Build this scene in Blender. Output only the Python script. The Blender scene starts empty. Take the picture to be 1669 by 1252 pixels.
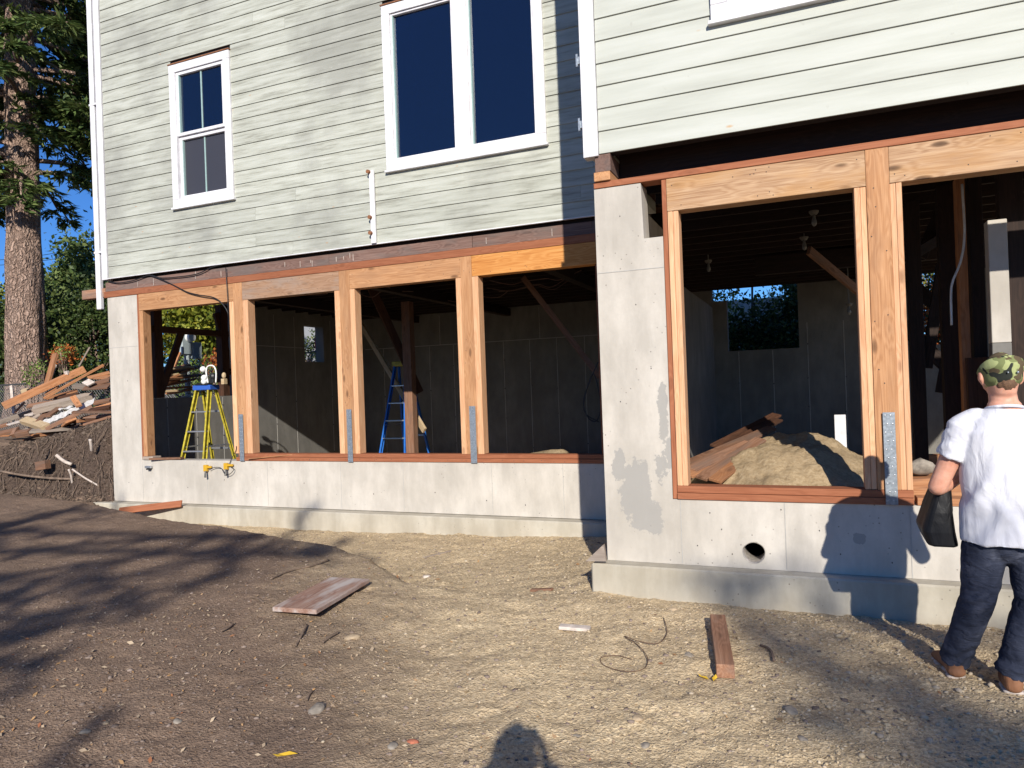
import bpy, math, random
import numpy as np
from mathutils import Vector, Matrix
random.seed(7); rng = np.random.default_rng(7)
scn = bpy.context.scene
COL = scn.collection
R_ = math.radians

# ------------------------------------------------------------------ camera
ROLL, PITCH, YAW = R_(2.1), R_(0.2), R_(22.5)
FPX, W0, H0 = 1157.0, 1669.0, 1252.0
CAM = Vector((0, 0, 1.6))
F = Vector((-math.sin(YAW)*math.cos(PITCH), math.cos(YAW)*math.cos(PITCH), math.sin(PITCH)))
_R = Vector((math.cos(YAW), math.sin(YAW), 0)); _U = _R.cross(F)
RT = _R*math.cos(ROLL) - _U*math.sin(ROLL); UP = RT.cross(F)
cd = bpy.data.cameras.new('camera'); cam = bpy.data.objects.new('camera', cd); COL.objects.link(cam)
cd.sensor_width = 36; cd.lens = FPX/W0*36; cd.clip_start = 0.02; cd.clip_end = 2000
m = Matrix((RT, UP, -F)).transposed().to_4x4(); m.translation = CAM
cam.matrix_world = m
scn.camera = cam

# ------------------------------------------------------------------ light
TOSUN = Vector((0.3396, -0.8337, 0.4354)).normalized()
w = bpy.data.worlds.new('World'); scn.world = w; w.use_nodes = True
nt = w.node_tree; sk = nt.nodes.new('ShaderNodeTexSky'); sk.sky_type = 'NISHITA'; sk.sun_disc = False
sk.sun_elevation = math.asin(TOSUN.z); sk.sun_rotation = math.atan2(TOSUN.x, TOSUN.y)
sk.altitude = 1200; sk.air_density = 1.0; sk.dust_density = 0.0; sk.ozone_density = 6.0
tn_ = nt.nodes.new('ShaderNodeMix'); tn_.data_type = 'RGBA'; tn_.blend_type = 'MULTIPLY'; tn_.inputs[0].default_value = 1.0; tn_.inputs[7].default_value = (.50, .80, 1.12, 1)   # clear deep blue autumn sky
nt.links.new(sk.outputs[0], tn_.inputs[6]); nt.links.new(tn_.outputs[2], nt.nodes['Background'].inputs[0])
nt.nodes['Background'].inputs[1].default_value = 0.088
sl = bpy.data.lights.new('sun', 'SUN'); sl.energy = 4.8; sl.angle = R_(0.55); sl.color = (1.0, 0.94, 0.835)
so = bpy.data.objects.new('sun', sl); COL.objects.link(so)
so.rotation_euler = TOSUN.to_track_quat('Z', 'Y').to_euler(); so.location = TOSUN*30
scn.view_settings.view_transform = 'Standard'; scn.view_settings.look = 'None'
scn.view_settings.exposure = 0.42; scn.view_settings.gamma = 1.0; scn.view_settings.use_curve_mapping = False
scn.render.resolution_x = 1024; scn.render.resolution_y = 768

# pixel of the photograph -> a point on the plane y=Y, x=X or z=Z of the place
def ray(px, py): return F + RT*((px-W0/2)/FPX) - UP*((py-H0/2)/FPX)
def at(px, py, Y): r = ray(px, py); return CAM + r*(Y/r.y)
def atx(px, py, X): r = ray(px, py); return CAM + r*(X/r.x)
def atz(px, py, Z): r = ray(px, py); return CAM + r*((Z-1.6)/r.z)
YB, YA = 5.468, 7.76

# ------------------------------------------------------------------ object helpers
WM = {}
def link(name, data, parent=None, M=None):
    o = bpy.data.objects.new(name, data); COL.objects.link(o)
    M = M if M is not None else (WM[parent.name] if parent else Matrix.Identity(4))
    if parent is not None:
        o.parent = parent; o.matrix_basis = WM[parent.name].inverted() @ M
    else: o.matrix_basis = M
    WM[o.name] = M.copy()
    return o
def empty(name, loc=(0, 0, 0), label=None, cat=None, group=None, rz=0, parent=None):
    o = link(name, None, parent, Matrix.Translation(Vector(loc)) @ Matrix.Rotation(rz, 4, 'Z'))
    o.empty_display_size = .1
    return tag(o, label, cat, group)
def tag(o, label=None, cat=None, group=None, kind=None):
    if label: o['label'] = label
    if cat: o['category'] = cat
    if group: o['group'] = group
    if kind: o['kind'] = kind
    return o
def mesh(name, V, Fc, mat, smooth=False):
    me = bpy.data.meshes.new(name)
    V = np.asarray(V, dtype=np.float64)
    me.from_pydata([tuple(v) for v in V], [], [tuple(int(i) for i in f) for f in Fc])
    if mat: me.materials.append(mat)
    if smooth: me.polygons.foreach_set('use_smooth', np.ones(len(me.polygons), bool))
    me.update(); return me
def bigmesh(name, V, Fc, mat, smooth=False):       # numpy arrays, all faces same size
    me = bpy.data.meshes.new(name); V = np.asarray(V, np.float32); Fc = np.asarray(Fc, np.int32)
    n, k = Fc.shape
    me.vertices.add(len(V)); me.vertices.foreach_set('co', V.ravel())
    me.loops.add(n*k); me.loops.foreach_set('vertex_index', Fc.ravel())
    me.polygons.add(n); me.polygons.foreach_set('loop_start', np.arange(n, dtype=np.int32)*k)
    me.polygons.foreach_set('loop_total', np.full(n, k, np.int32))
    if smooth: me.polygons.foreach_set('use_smooth', np.ones(n, bool))
    if mat: me.materials.append(mat)
    me.update(calc_edges=True); me.validate(); return me
class MB:
    "collects shapes for ONE mesh"
    def __init__(s): s.V = []; s.F = []
    def add(s, V, Fc, M=None):
        b = len(s.V)
        for v in V: s.V.append(tuple(M @ Vector(v)) if M is not None else tuple(v))
        for f in Fc: s.F.append(tuple(i+b for i in f))
        return s
    def box(s, a, b, c=0.0, M=None):
        V, Fc = boxgeo(a, b, c); return s.add(V, Fc, M)
    def bar(s, p0, p1, wd, th, up=(0, 0, 1), c=0.0):
        L, M = barM(p0, p1, up); V, Fc = boxgeo((0, -wd/2, -th/2), (L, wd/2, th/2), c); return s.add(V, Fc, M)
    def tube(s, pts, r, n=6, cap=True):
        V, Fc = tubegeo(pts, r, n, cap); return s.add(V, Fc)
    def ball(s, c, r, n=8, m=6):
        r = (r, r, r) if not hasattr(r, '__len__') else r; V = []; Fc = []
        for i in range(m+1):
            t = math.pi*i/m
            for j in range(n): p = 2*math.pi*j/n; V.append((c[0]+r[0]*math.sin(t)*math.cos(p), c[1]+r[1]*math.sin(t)*math.sin(p), c[2]+r[2]*math.cos(t)))
        for i in range(m):
            for j in range(n): Fc.append((i*n+j, (i+1)*n+j, (i+1)*n+(j+1) % n, i*n+(j+1) % n))
        return s.add(V, Fc)
    def build(s, name, mat, parent=None, M=None, smooth=False):
        M = M if M is not None else Matrix.Identity(4)
        return link(name, mesh(name, s.V, s.F, mat, smooth), parent, M)
def boxgeo(a, b, c=0.0):
    x0, y0, z0 = a; x1, y1, z1 = b
    if c <= 0:
        V = [(x0,y0,z0),(x1,y0,z0),(x1,y1,z0),(x0,y1,z0),(x0,y0,z1),(x1,y0,z1),(x1,y1,z1),(x0,y1,z1)]
        return V, [(3,2,1,0),(4,5,6,7),(0,1,5,4),(1,2,6,5),(2,3,7,6),(3,0,4,7)]
    V = []; idx = {}
    lo = (x0,y0,z0); hi = (x1,y1,z1)
    for sx in (0,1):
        for sy in (0,1):
            for sz in (0,1):
                for ax in range(3):
                    p = [0,0,0]
                    for k, s_ in enumerate((sx,sy,sz)):
                        base = hi[k] if s_ else lo[k]
                        p[k] = base if k == ax else base + (-c if s_ else c)
                    idx[(sx,sy,sz,ax)] = len(V); V.append(tuple(p))
    Fc = []
    for ax in range(3):
        for s_ in (0,1):
            o = [k for k in range(3) if k != ax]
            q = []
            for (u, v) in ((0,0),(1,0),(1,1),(0,1)):
                t = [0,0,0]; t[ax] = s_; t[o[0]] = u; t[o[1]] = v; q.append(idx[(*t, ax)])
            flip = (s_ == 0) != (ax == 1)
            Fc.append(tuple(q[::-1] if flip else q))
    for ax in range(3):
        o = [k for k in range(3) if k != ax]
        for u in (0,1):
            for v in (0,1):
                t0 = [0,0,0]; t0[o[0]] = u; t0[o[1]] = v; t1 = list(t0); t1[ax] = 1
                q = (idx[(*t0,o[0])], idx[(*t1,o[0])], idx[(*t1,o[1])], idx[(*t0,o[1])])
                Fc.append(q)
    for sx in (0,1):
        for sy in (0,1):
            for sz in (0,1): Fc.append(tuple(idx[(sx,sy,sz,a_)] for a_ in range(3)))
    # consistent outward normals
    cen = Vector(((x0+x1)/2,(y0+y1)/2,(z0+z1)/2)); out = []
    for f in Fc:
        p = [Vector(V[i]) for i in f]; n = (p[1]-p[0]).cross(p[2]-p[0]); mid = sum(p, Vector())/len(p)
        out.append(f if n.dot(mid-cen) > 0 else f[::-1])
    return V, out
def barM(p0, p1, up=(0, 0, 1)):
    p0 = Vector(p0); p1 = Vector(p1); d = p1-p0; L = d.length; x = d.normalized(); up = Vector(up)
    if abs(x.dot(up.normalized())) > .99: up = Vector((0, 1, 0))
    y = up.cross(x).normalized(); z = x.cross(y)
    M = Matrix((x, y, z)).transposed().to_4x4(); M.translation = p0; return L, M
def tubegeo(pts, r, n=6, cap=True):
    pts = [Vector(p) for p in pts]; N = len(pts); rs = r if hasattr(r, '__len__') else [r]*N
    V = []; Fc = []; prev = None
    for i, p in enumerate(pts):
        d = (pts[min(i+1, N-1)]-pts[max(i-1, 0)]).normalized()
        if prev is None:
            u = d.orthogonal().normalized()
        else:
            u = prev - d*prev.dot(d)
            u = u.normalized() if u.length > 1e-6 else d.orthogonal().normalized()
        prev = u; v = d.cross(u)
        for j in range(n):
            a = 2*math.pi*j/n; V.append(tuple(p + (u*math.cos(a)+v*math.sin(a))*rs[i]))
    for i in range(N-1):
        for j in range(n): Fc.append((i*n+j, i*n+(j+1) % n, (i+1)*n+(j+1) % n, (i+1)*n+j))
    if cap: Fc.append(tuple(range(n-1, -1, -1))); Fc.append(tuple((N-1)*n+j for j in range(n)))
    return V, Fc
def timber(name, p0, p1, wd, th, mat, parent=None, up=(0, 0, 1), c=.003, label=None):
    "board from p0 to p1 (centre line); wd across, th along 'up'. Local X is the grain"
    L, M = barM(p0, p1, up); V, Fc = boxgeo((0, -wd/2, -th/2), (L, wd/2, th/2), c)
    o = link(name, mesh(name, V, Fc, mat), parent, M)
    if label: o['label'] = label
    return o
def tbox(name, a, b, axis, mat, parent, c=.003, label=None):
    "axis aligned timber given by two corners; grain along axis"
    a = Vector(a); b = Vector(b); ce = (a+b)/2; d = b-a
    p0 = ce.copy(); p1 = ce.copy(); k = 'xyz'.index(axis); p0[k] = a[k]; p1[k] = b[k]
    if axis == 'x': return timber(name, p0, p1, d.y, d.z, mat, parent, (0,0,1), c, label)
    if axis == 'z': return timber(name, p0, p1, d.x, d.y, mat, parent, (0,1,0), c, label)
    return timber(name, p0, p1, d.x, d.z, mat, parent, (0,0,1), c, label)
def wbox(name, a, b, mat, parent=None, c=0.0, label=None):
    V, Fc = boxgeo(a, b, c); o = link(name, mesh(name, V, Fc, mat), parent, Matrix.Identity(4))
    if label: o['label'] = label
    return o

# ------------------------------------------------------------------ numpy noise
def _h(ix, iy, s):
    n = (ix.astype(np.int64)*374761393 + iy.astype(np.int64)*668265263 + s*1442695041) & 0xffffffff
    n = ((n ^ (n >> 13))*1274126177) & 0xffffffff
    return ((n ^ (n >> 16)) & 0xffff)/65535.0
def vn(x, y, s=0):
    ix = np.floor(x); iy = np.floor(y); fx = x-ix; fy = y-iy
    fx = fx*fx*(3-2*fx); fy = fy*fy*(3-2*fy)
    a = _h(ix, iy, s); b = _h(ix+1, iy, s); c = _h(ix, iy+1, s); d = _h(ix+1, iy+1, s)
    return (a*(1-fx)+b*fx)*(1-fy)+(c*(1-fx)+d*fx)*fy
def fbm(x, y, sc, o=4, s=0):
    r = 0; a = .5
    for k in range(o): r = r + a*(vn(x*sc, y*sc, s+k)-.5); a *= .5; sc *= 2.03
    return r
def sstep(a, b, x): t = np.clip((x-a)/(b-a), 0, 1); return t*t*(3-2*t)

# ------------------------------------------------------------------ materials
class NT:
    def __init__(s, name):
        s.m = bpy.data.materials.new(name); s.m.use_nodes = True; s.t = s.m.node_tree; s.n = s.t.nodes; s.l = s.t.links
        s.p = s.n['Principled BSDF']
    def new(s, ty, **kw):
        n = s.n.new('ShaderNode'+ty)
        for k, v in kw.items(): setattr(n, k, v)
        return n
    def set(s, sock, v):
        if isinstance(v, bpy.types.NodeSocket): s.l.new(v, sock)
        elif hasattr(v, '__len__') and len(v) == 3 and sock.type == 'RGBA': sock.default_value = (*v, 1)
        else: sock.default_value = v
    def noise(s, vec, sc, det=4, rough=.55, dist=0, out=0):
        n = s.new('TexNoise'); s.set(n.inputs['Vector'], vec); s.set(n.inputs['Scale'], sc); n.inputs['Detail'].default_value = det
        n.inputs['Roughness'].default_value = rough; n.inputs['Distortion'].default_value = dist; return n.outputs[out]
    def vor(s, vec, sc, out='Distance', feat='F1', rnd=1):
        n = s.new('TexVoronoi', feature=feat); s.set(n.inputs['Vector'], vec); s.set(n.inputs['Scale'], sc); n.inputs['Randomness'].default_value = rnd
        return n.outputs[out]
    def ramp(s, f, *st):
        n = s.new('ValToRGB'); s.set(n.inputs[0], f); e = n.color_ramp.elements
        while len(e) < len(st): e.new(.5)
        for i, (p, c) in enumerate(st):
            e[i].position = p; e[i].color = (c, c, c, 1) if not hasattr(c, '__len__') else (*c, 1)
        return n.outputs[0]
    def mix(s, f, a, b, mode='MIX'):
        n = s.new('Mix', data_type='RGBA', blend_type=mode); s.set(n.inputs[0], f); s.set(n.inputs[6], a); s.set(n.inputs[7], b); return n.outputs[2]
    def math(s, op, a, b=None, c=None):
        n = s.new('Math', operation=op); s.set(n.inputs[0], a)
        if b is not None: s.set(n.inputs[1], b)
        if c is not None: s.set(n.inputs[2], c)
        return n.outputs[0]
    def pos(s): return s.new('NewGeometry').outputs['Position']
    def obj(s): return s.new('TexCoord').outputs['Object']
    def rnd(s): return s.new('ObjectInfo').outputs['Random']
    def mapv(s, v, sc=(1, 1, 1), loc=(0, 0, 0)):
        n = s.new('Mapping'); s.set(n.inputs[0], v); n.inputs['Scale'].default_value = sc; s.set(n.inputs['Location'], loc); return n.outputs[0]
    def vadd(s, a, b): n = s.new('VectorMath', operation='ADD'); s.set(n.inputs[0], a); s.set(n.inputs[1], b); return n.outputs[0]
    def vscale(s, a, k): n = s.new('VectorMath', operation='SCALE'); s.set(n.inputs[0], a); s.set(n.inputs[3], k); return n.outputs[0]
    def bump(s, h, st=.3, d=.01, nrm=None):
        n = s.new('Bump'); s.set(n.inputs['Height'], h); n.inputs['Strength'].default_value = st; n.inputs['Distance'].default_value = d
        if nrm: s.l.new(nrm, n.inputs['Normal'])
        return n.outputs[0]
    def fin(s, col, rough=.8, nrm=None, spec=None, **kw):
        s.set(s.p.inputs['Base Color'], col); s.set(s.p.inputs['Roughness'], rough)
        if nrm: s.l.new(nrm, s.p.inputs['Normal'])
        if spec is not None: s.p.inputs['Specular IOR Level'].default_value = spec
        for k, v in kw.items(): s.set(s.p.inputs[k.replace('_', ' ')], v)
        return s.m
def plain(name, col, rough=.6, metal=0, var=.12, sc=30, spec=None):
    t = NT(name); n = t.noise(t.obj(), sc, 3); r = t.ramp(n, (.3, 1-var), (.7, 1+var*.3))
    c = t.mix(1.0, col, r, 'MULTIPLY'); return t.fin(c, rough, t.bump(n, .15, .002), spec, Metallic=metal)
def wood(name, dark, mid, light, knots=.6, stain=0.0, staincol=(.1, .08, .06), vary=.25, rough=.75):
    t = NT(name); rn = t.rnd(); off = t.new('CombineXYZ'); t.set(off.inputs[0], t.math('MULTIPLY', rn, 37.0)); t.set(off.inputs[1], t.math('MULTIPLY', rn, 91.0)); t.set(off.inputs[2], t.math('MULTIPLY', rn, 13.0))
    v = t.vadd(t.obj(), off.outputs[0])
    wv = t.mapv(v, (.8, 11, 11)); wn = t.noise(wv, 1.2, 3, .5)
    kn = t.vor(t.mapv(v, (2.6, 7.5, 7.5)), 1.0)
    kmask = t.ramp(kn, (.0, 1.0), (.10, .75), (.17, 0.0))
    g = t.math('ADD', t.math('MULTIPLY', wn, 7.0), t.math('MULTIPLY', t.ramp(kn, (0, 1.0), (.45, 0.0)), 2.5))
    ring = t.math('SINE', t.math('MULTIPLY', g, 6.3))
    fine = t.noise(t.mapv(v, (3, 130, 130)), 1.0, 3, .6)
    mx = t.math('ADD', t.math('MULTIPLY', ring, .08), t.math('ADD', t.math('MULTIPLY', fine, .62), t.math('MULTIPLY', wn, .36)))
    c = t.ramp(mx, (.18, dark), (.42, mid), (.72, light))
    c = t.mix(t.math('MULTIPLY', kmask, knots), c, tuple(x*.35 for x in dark))
    big = t.noise(t.mapv(v, (1.2, 5, 5), (9, 3, 1)), 1.6, 4, .6)
    if stain: c = t.mix(t.ramp(big, (.46, 0.0), (.66, stain)), c, staincol)
    br = t.math('ADD', t.math('MULTIPLY', t.math('FRACT', t.math('MULTIPLY', rn, 17.3)), vary), 1-vary*.6)
    cb = t.new('CombineColor'); 
    for k in range(3): t.set(cb.inputs[k], br)
    c = t.mix(1.0, c, cb.outputs[0], 'MULTIPLY')
    return t.fin(c, rough, t.bump(t.math('ADD', fine, t.math('MULTIPLY', ring, .1)), .25, .003), .25)
M = {}
M['fir'] = wood('fir_lumber', (.25, .11, .048), (.41, .205, .095), (.54, .30, .155), .85, .5, (.32, .17, .09))
M['fir_pale'] = wood('pale_fir_stud', (.42, .20, .10), (.58, .315, .17), (.68, .42, .25), .5)
M['fir_grey'] = wood('weathered_header', (.19, .10, .06), (.30, .175, .105), (.40, .25, .165), .5, .6, (.30, .24, .20))
M['fir_orange'] = wood('orange_grain_header', (.34, .115, .026), (.52, .215, .055), (.64, .32, .105), .3)
M['knotty'] = wood('knotty_header', (.20, .10, .052), (.36, .215, .12), (.50, .335, .205), 1.0, .5, (.42, .22, .08))
M['treated'] = wood('treated_brown_plate', (.19, .062, .028), (.27, .095, .045), (.34, .13, .065), .25, 0, vary=.2)
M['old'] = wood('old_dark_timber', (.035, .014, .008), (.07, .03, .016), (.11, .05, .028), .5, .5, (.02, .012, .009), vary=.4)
M['rim'] = wood('old_rim_board', (.09, .05, .04), (.17, .10, .08), (.25, .16, .13), .4, .6, (.14, .12, .11), vary=.4)
M['scrap_orange'] = wood('scrap_orange', (.22, .085, .035), (.38, .165, .072), (.50, .25, .125), .5, .5, (.17, .10, .07), vary=.5)
M['scrap_brown'] = wood('scrap_brown', (.13, .06, .035), (.24, .12, .07), (.34, .19, .12), .5, .6, (.16, .12, .10), vary=.6)
M['scrap_grey'] = wood('scrap_grey', (.17, .13, .10), (.28, .22, .18), (.38, .32, .26), .4, .5, (.2, .17, .14), vary=.5)
M['scrap_tan'] = wood('scrap_tan', (.33, .22, .12), (.46, .34, .20), (.56, .44, .29), .5, .3, (.3, .2, .12), vary=.3)
M['board_pink'] = wood('worn_red_board', (.15, .08, .055), (.27, .155, .115), (.37, .25, .195), .3, .95, (.46, .41, .38), vary=.1)

def concrete(name, base, dk, lt, damp=False, joints=True):
    t = NT(name); p = t.pos()
    big = t.noise(p, .9, 5, .62); mid = t.noise(t.mapv(p, (3, 3, 1.2)), 1.6, 6, .65); fine = t.noise(p, 55, 4, .7)
    c = t.ramp(big, (.30, dk), (.5, base), (.70, lt))
    c = t.mix(t.ramp(mid, (.35, .55), (.62, 0.0)), c, tuple(x*.78 for x in dk))
    c = t.mix(t.ramp(t.noise(t.mapv(p, (9, 9, .8)), 1.0, 4, .6), (.55, 0.0), (.75, .30)), c, lt)
    pit = t.vor(p, 21.0); pr = t.noise(p, 2.3, 2)
    pm = t.math('MULTIPLY', t.ramp(pit, (.0, 1.0), (.09, 1.0), (.13, 0.0)), t.ramp(pr, (.55, 0.0), (.60, 1.0)))
    c = t.mix(t.math('MULTIPLY', pm, .7), c, tuple(x*.35 for x in dk))
    c = t.mix(t.math('MULTIPLY', fine, .22), c, tuple(x*.55 for x in base))
    h = t.math('SUBTRACT', t.math('ADD', t.math('MULTIPLY', fine, .25), t.math('MULTIPLY', mid, .6)), pm)
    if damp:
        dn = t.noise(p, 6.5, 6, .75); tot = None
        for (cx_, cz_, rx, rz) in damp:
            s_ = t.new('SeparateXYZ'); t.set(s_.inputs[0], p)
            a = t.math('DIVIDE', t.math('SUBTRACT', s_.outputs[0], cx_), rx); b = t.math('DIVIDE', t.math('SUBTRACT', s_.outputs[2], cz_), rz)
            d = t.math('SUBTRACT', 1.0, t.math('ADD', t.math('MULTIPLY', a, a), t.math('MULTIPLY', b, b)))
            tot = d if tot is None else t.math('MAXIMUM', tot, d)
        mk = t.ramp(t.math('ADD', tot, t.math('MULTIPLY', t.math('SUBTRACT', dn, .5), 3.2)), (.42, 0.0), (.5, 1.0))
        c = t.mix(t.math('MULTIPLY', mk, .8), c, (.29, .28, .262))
    return t.fin(c, .88, t.bump(h, .35, .006), .25)
M['conc'] = concrete('pale_concrete_wall', (.53, .488, .432), (.42, .385, .335), (.58, .54, .485),
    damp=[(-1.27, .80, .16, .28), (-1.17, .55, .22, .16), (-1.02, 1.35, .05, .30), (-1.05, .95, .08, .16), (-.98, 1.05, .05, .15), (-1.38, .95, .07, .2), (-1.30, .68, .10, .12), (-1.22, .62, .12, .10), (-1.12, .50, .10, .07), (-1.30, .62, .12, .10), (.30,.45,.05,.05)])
M['conc_in'] = concrete('interior_concrete_shaded', (.19, .18, .165), (.14, .135, .125), (.24, .23, .21))  # same concrete, with the basement shade put into a darker colour
M['foot'] = concrete('footing_concrete', (.46, .42, .345), (.36, .32, .25), (.53, .50, .43))
M['seam'] = plain('concrete_seam', (.40, .385, .36), .9)

def siding_mat():
    t = NT('weathered_siding_paint'); p = t.pos(); rn = t.rnd()
    o = t.new('CombineXYZ'); t.set(o.inputs[0], t.math('MULTIPLY', rn, 40.0)); v = t.vadd(p, o.outputs[0])
    streak = t.noise(t.mapv(v, (1.1, 1, 14)), 1.3, 6, .68); blot = t.noise(p, .75, 5, .6); fine = t.noise(t.mapv(v, (12, 12, 90)), 1.0, 4, .65)
    c = t.ramp(streak, (.34, (.25, .25, .21)), (.46, (.37, .378, .325)), (.62, (.445, .455, .405)))
    c = t.mix(t.ramp(blot, (.50, 0.0), (.66, .62)), c, (.235, .235, .21))
    c = t.mix(t.ramp(t.noise(t.mapv(v, (2.4, 1, 30)), 1.1, 5, .7), (.60, 0.0), (.68, .55)), c, (.47, .46, .41))
    c = t.mix(t.ramp(t.noise(t.mapv(v, (1.6, 1, 26), (5, 0, 3)), 1.0, 5, .75), (.66, 0.0), (.72, .5)), c, (.25, .22, .18))
    rust = t.vor(t.mapv(p, (2.2, 2.2, 5.5)), 1.0); c = t.mix(t.ramp(rust, (.0, .8), (.035, .35), (.06, 0.0)), c, (.42, .20, .07))
    br = t.math('ADD', t.math('MULTIPLY', rn, .14), .92); cb = t.new('CombineColor')
    for k in range(3): t.set(cb.inputs[k], br)
    c = t.mix(1.0, c, cb.outputs[0], 'MULTIPLY')
    return t.fin(c, .65, t.bump(t.math('ADD', fine, t.math('MULTIPLY', streak, 1.5)), .3, .003), .3)
M['siding'] = siding_mat()
def siding_clean():
    t = NT('newer_siding_paint'); p = t.pos(); rn = t.rnd()
    streak = t.noise(t.mapv(p, (.7, 1, 7)), 1.1, 5, .6); fine = t.noise(t.mapv(p, (12, 12, 70)), 1.0, 3, .6)
    c = t.ramp(streak, (.34, (.385, .395, .35)), (.50, (.435, .448, .40)), (.66, (.475, .487, .445)))
    sp = t.vor(t.mapv(p, (1.7, 1.7, 4)), 1.0, out='Distance'); c = t.mix(t.ramp(sp, (.0, .9), (.03, .5), (.055, 0.0)), c, (.45, .24, .08))
    c = t.mix(t.ramp(t.noise(p, 9, 4, .7), (.66, 0.0), (.70, .4)), c, (.34, .34, .30))
    return t.fin(c, .6, t.bump(t.math('ADD', fine, streak), .22, .003), .3)
M['siding_b'] = siding_clean()
def white_mat():
    t = NT('white_trim_paint'); p = t.pos(); n = t.noise(p, 7, 5, .7); c = t.ramp(n, (.35, (.56, .55, .57)), (.6, (.70, .69, .71)))
    c = t.mix(t.ramp(t.noise(t.mapv(p, (1, 1, 1)), 23, 4, .7), (.62, 0.0), (.72, .35)), c, (.52, .46, .40))
    return t.fin(c, .5, t.bump(n, .12, .003))
M['white'] = white_mat()
def glass_mat(name, base, rough=.02):
    t = NT(name); n = t.noise(t.pos(), 1.3, 2); d = t.vor(t.pos(), 9)
    c = t.mix(t.ramp(d, (.0, .5), (.022, .0)), base, (.4, .4, .42)); return t.fin(c, rough, t.bump(n, .03, .01), .5)
def clear_glass():
    t = NT('window_glass_sky_tint'); t.n.remove(t.p); fr = t.new('Fresnel'); fr.inputs[0].default_value = 1.55
    gl = t.new('BsdfGlossy'); gl.inputs['Roughness'].default_value = .015; gl.inputs['Color'].default_value = (.95, .97, 1, 1)
    tr = t.new('BsdfTransparent'); tr.inputs[0].default_value = (.30, .38, .50, 1)
    dd = t.new('BsdfDiffuse'); dd.inputs[0].default_value = (.5, .5, .5, 1); bp = t.bump(t.noise(t.pos(), .6, 1), .02, .01); t.l.new(bp, gl.inputs['Normal'])
    nv = t.new('BsdfDiffuse'); nv.inputs[0].default_value = (.006, .014, .045, 1); m0 = t.new('MixShader'); m0.inputs[0].default_value = .55; t.l.new(tr.outputs[0], m0.inputs[1]); t.l.new(nv.outputs[0], m0.inputs[2])  # navy diffuse layer paints the dark blue sky reflection into the panes
    m1 = t.new('MixShader'); t.l.new(fr.outputs[0], m1.inputs[0]); t.l.new(m0.outputs[0], m1.inputs[1]); t.l.new(gl.outputs[0], m1.inputs[2])
    sp = t.math('MULTIPLY', t.ramp(t.vor(t.pos(), 9), (.0, 1.0), (.02, .0)), .5); du = sp
    m2 = t.new('MixShader'); t.set(m2.inputs[0], du); t.l.new(m1.outputs[0], m2.inputs[1]); t.l.new(dd.outputs[0], m2.inputs[2]); t.l.new(m2.outputs[0], t.n['Material Output'].inputs[0]); return t.m
M['glass'] = clear_glass()
M['darkglass'] = glass_mat('phone_glass', (.006, .011, .032))
M['room'] = plain('dim_room_plaster', (.16, .17, .20), .9)
M['screen'] = glass_mat('insect_screened_glass', (.035, .035, .045), .5)
M['sashgreen'] = plain('pale_green_sash_edge', (.30, .42, .40), .4)
M['steel'] = plain('galvanised_steel', (.34, .38, .42), .42, .6, .35, 60)
M['rust'] = plain('rusty_bolt', (.26, .11, .05), .9, 0, .4, 60)
M['rustwire'] = plain('rusty_wire', (.15, .09, .055), .8, .2, .3, 60)
M['black'] = plain('black_cable', (.012, .012, .013), .5)
M['dark'] = plain('dark_void_paper', (.018, .014, .012), .95)
M['blackfelt'] = plain('tar_paper', (.02, .018, .02), .9)
M['yellow'] = plain('yellow_fibreglass', (.46, .38, .035), .5, 0, .5, 14)
M['blueplastic'] = plain('blue_plastic', (.03, .10, .42), .4)
M['blue'] = plain('blue_fibreglass', (.015, .13, .48), .45, 0, .2, 12)
M['alu'] = plain('aluminium', (.55, .56, .58), .35, .8)
M['whiteplastic'] = plain('white_plastic', (.75, .75, .73), .4)
M['clamp'] = plain('yellow_clamp', (.55, .32, .02), .4)
M['meter'] = plain('grey_meter_box', (.36, .42, .44), .5)
M['bulb'] = plain('frosted_bulb', (.20, .20, .19), .25)  # bulb grey dulled in the colour to suit the basement shade
M['porcelain'] = plain('shaded_porcelain', (.16, .15, .13), .5)  # white holders, darkened in the colour for the basement shade
M['red'] = plain('red_cloth', (.55, .03, .03), .8)
M['pipe'] = plain('steel_sleeve', (.42, .38, .34), .45, .5, .4, 40)
M['vinyl'] = plain('corrugated_white_sheet', (.62, .60, .58), .5, 0, .3, 20)
M['orangeply'] = plain('orange_plastic_sheet', (.60, .17, .05), .7, 0, .4, 6)
M['stone'] = plain('grey_stone', (.29, .25, .205), .85, 0, .45, 25)
M['stone_tan'] = plain('tan_stone', (.42, .32, .21), .85, 0, .3, 25)
M['brick'] = plain('brick_fragment', (.42, .14, .08), .9, 0, .3, 40)
M['leaf_y'] = plain('yellow_leaf', (.62, .40, .03), .6)
M['plaster'] = plain('painted_scrap', (.58, .50, .44), .8, 0, .4, 20)
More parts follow.
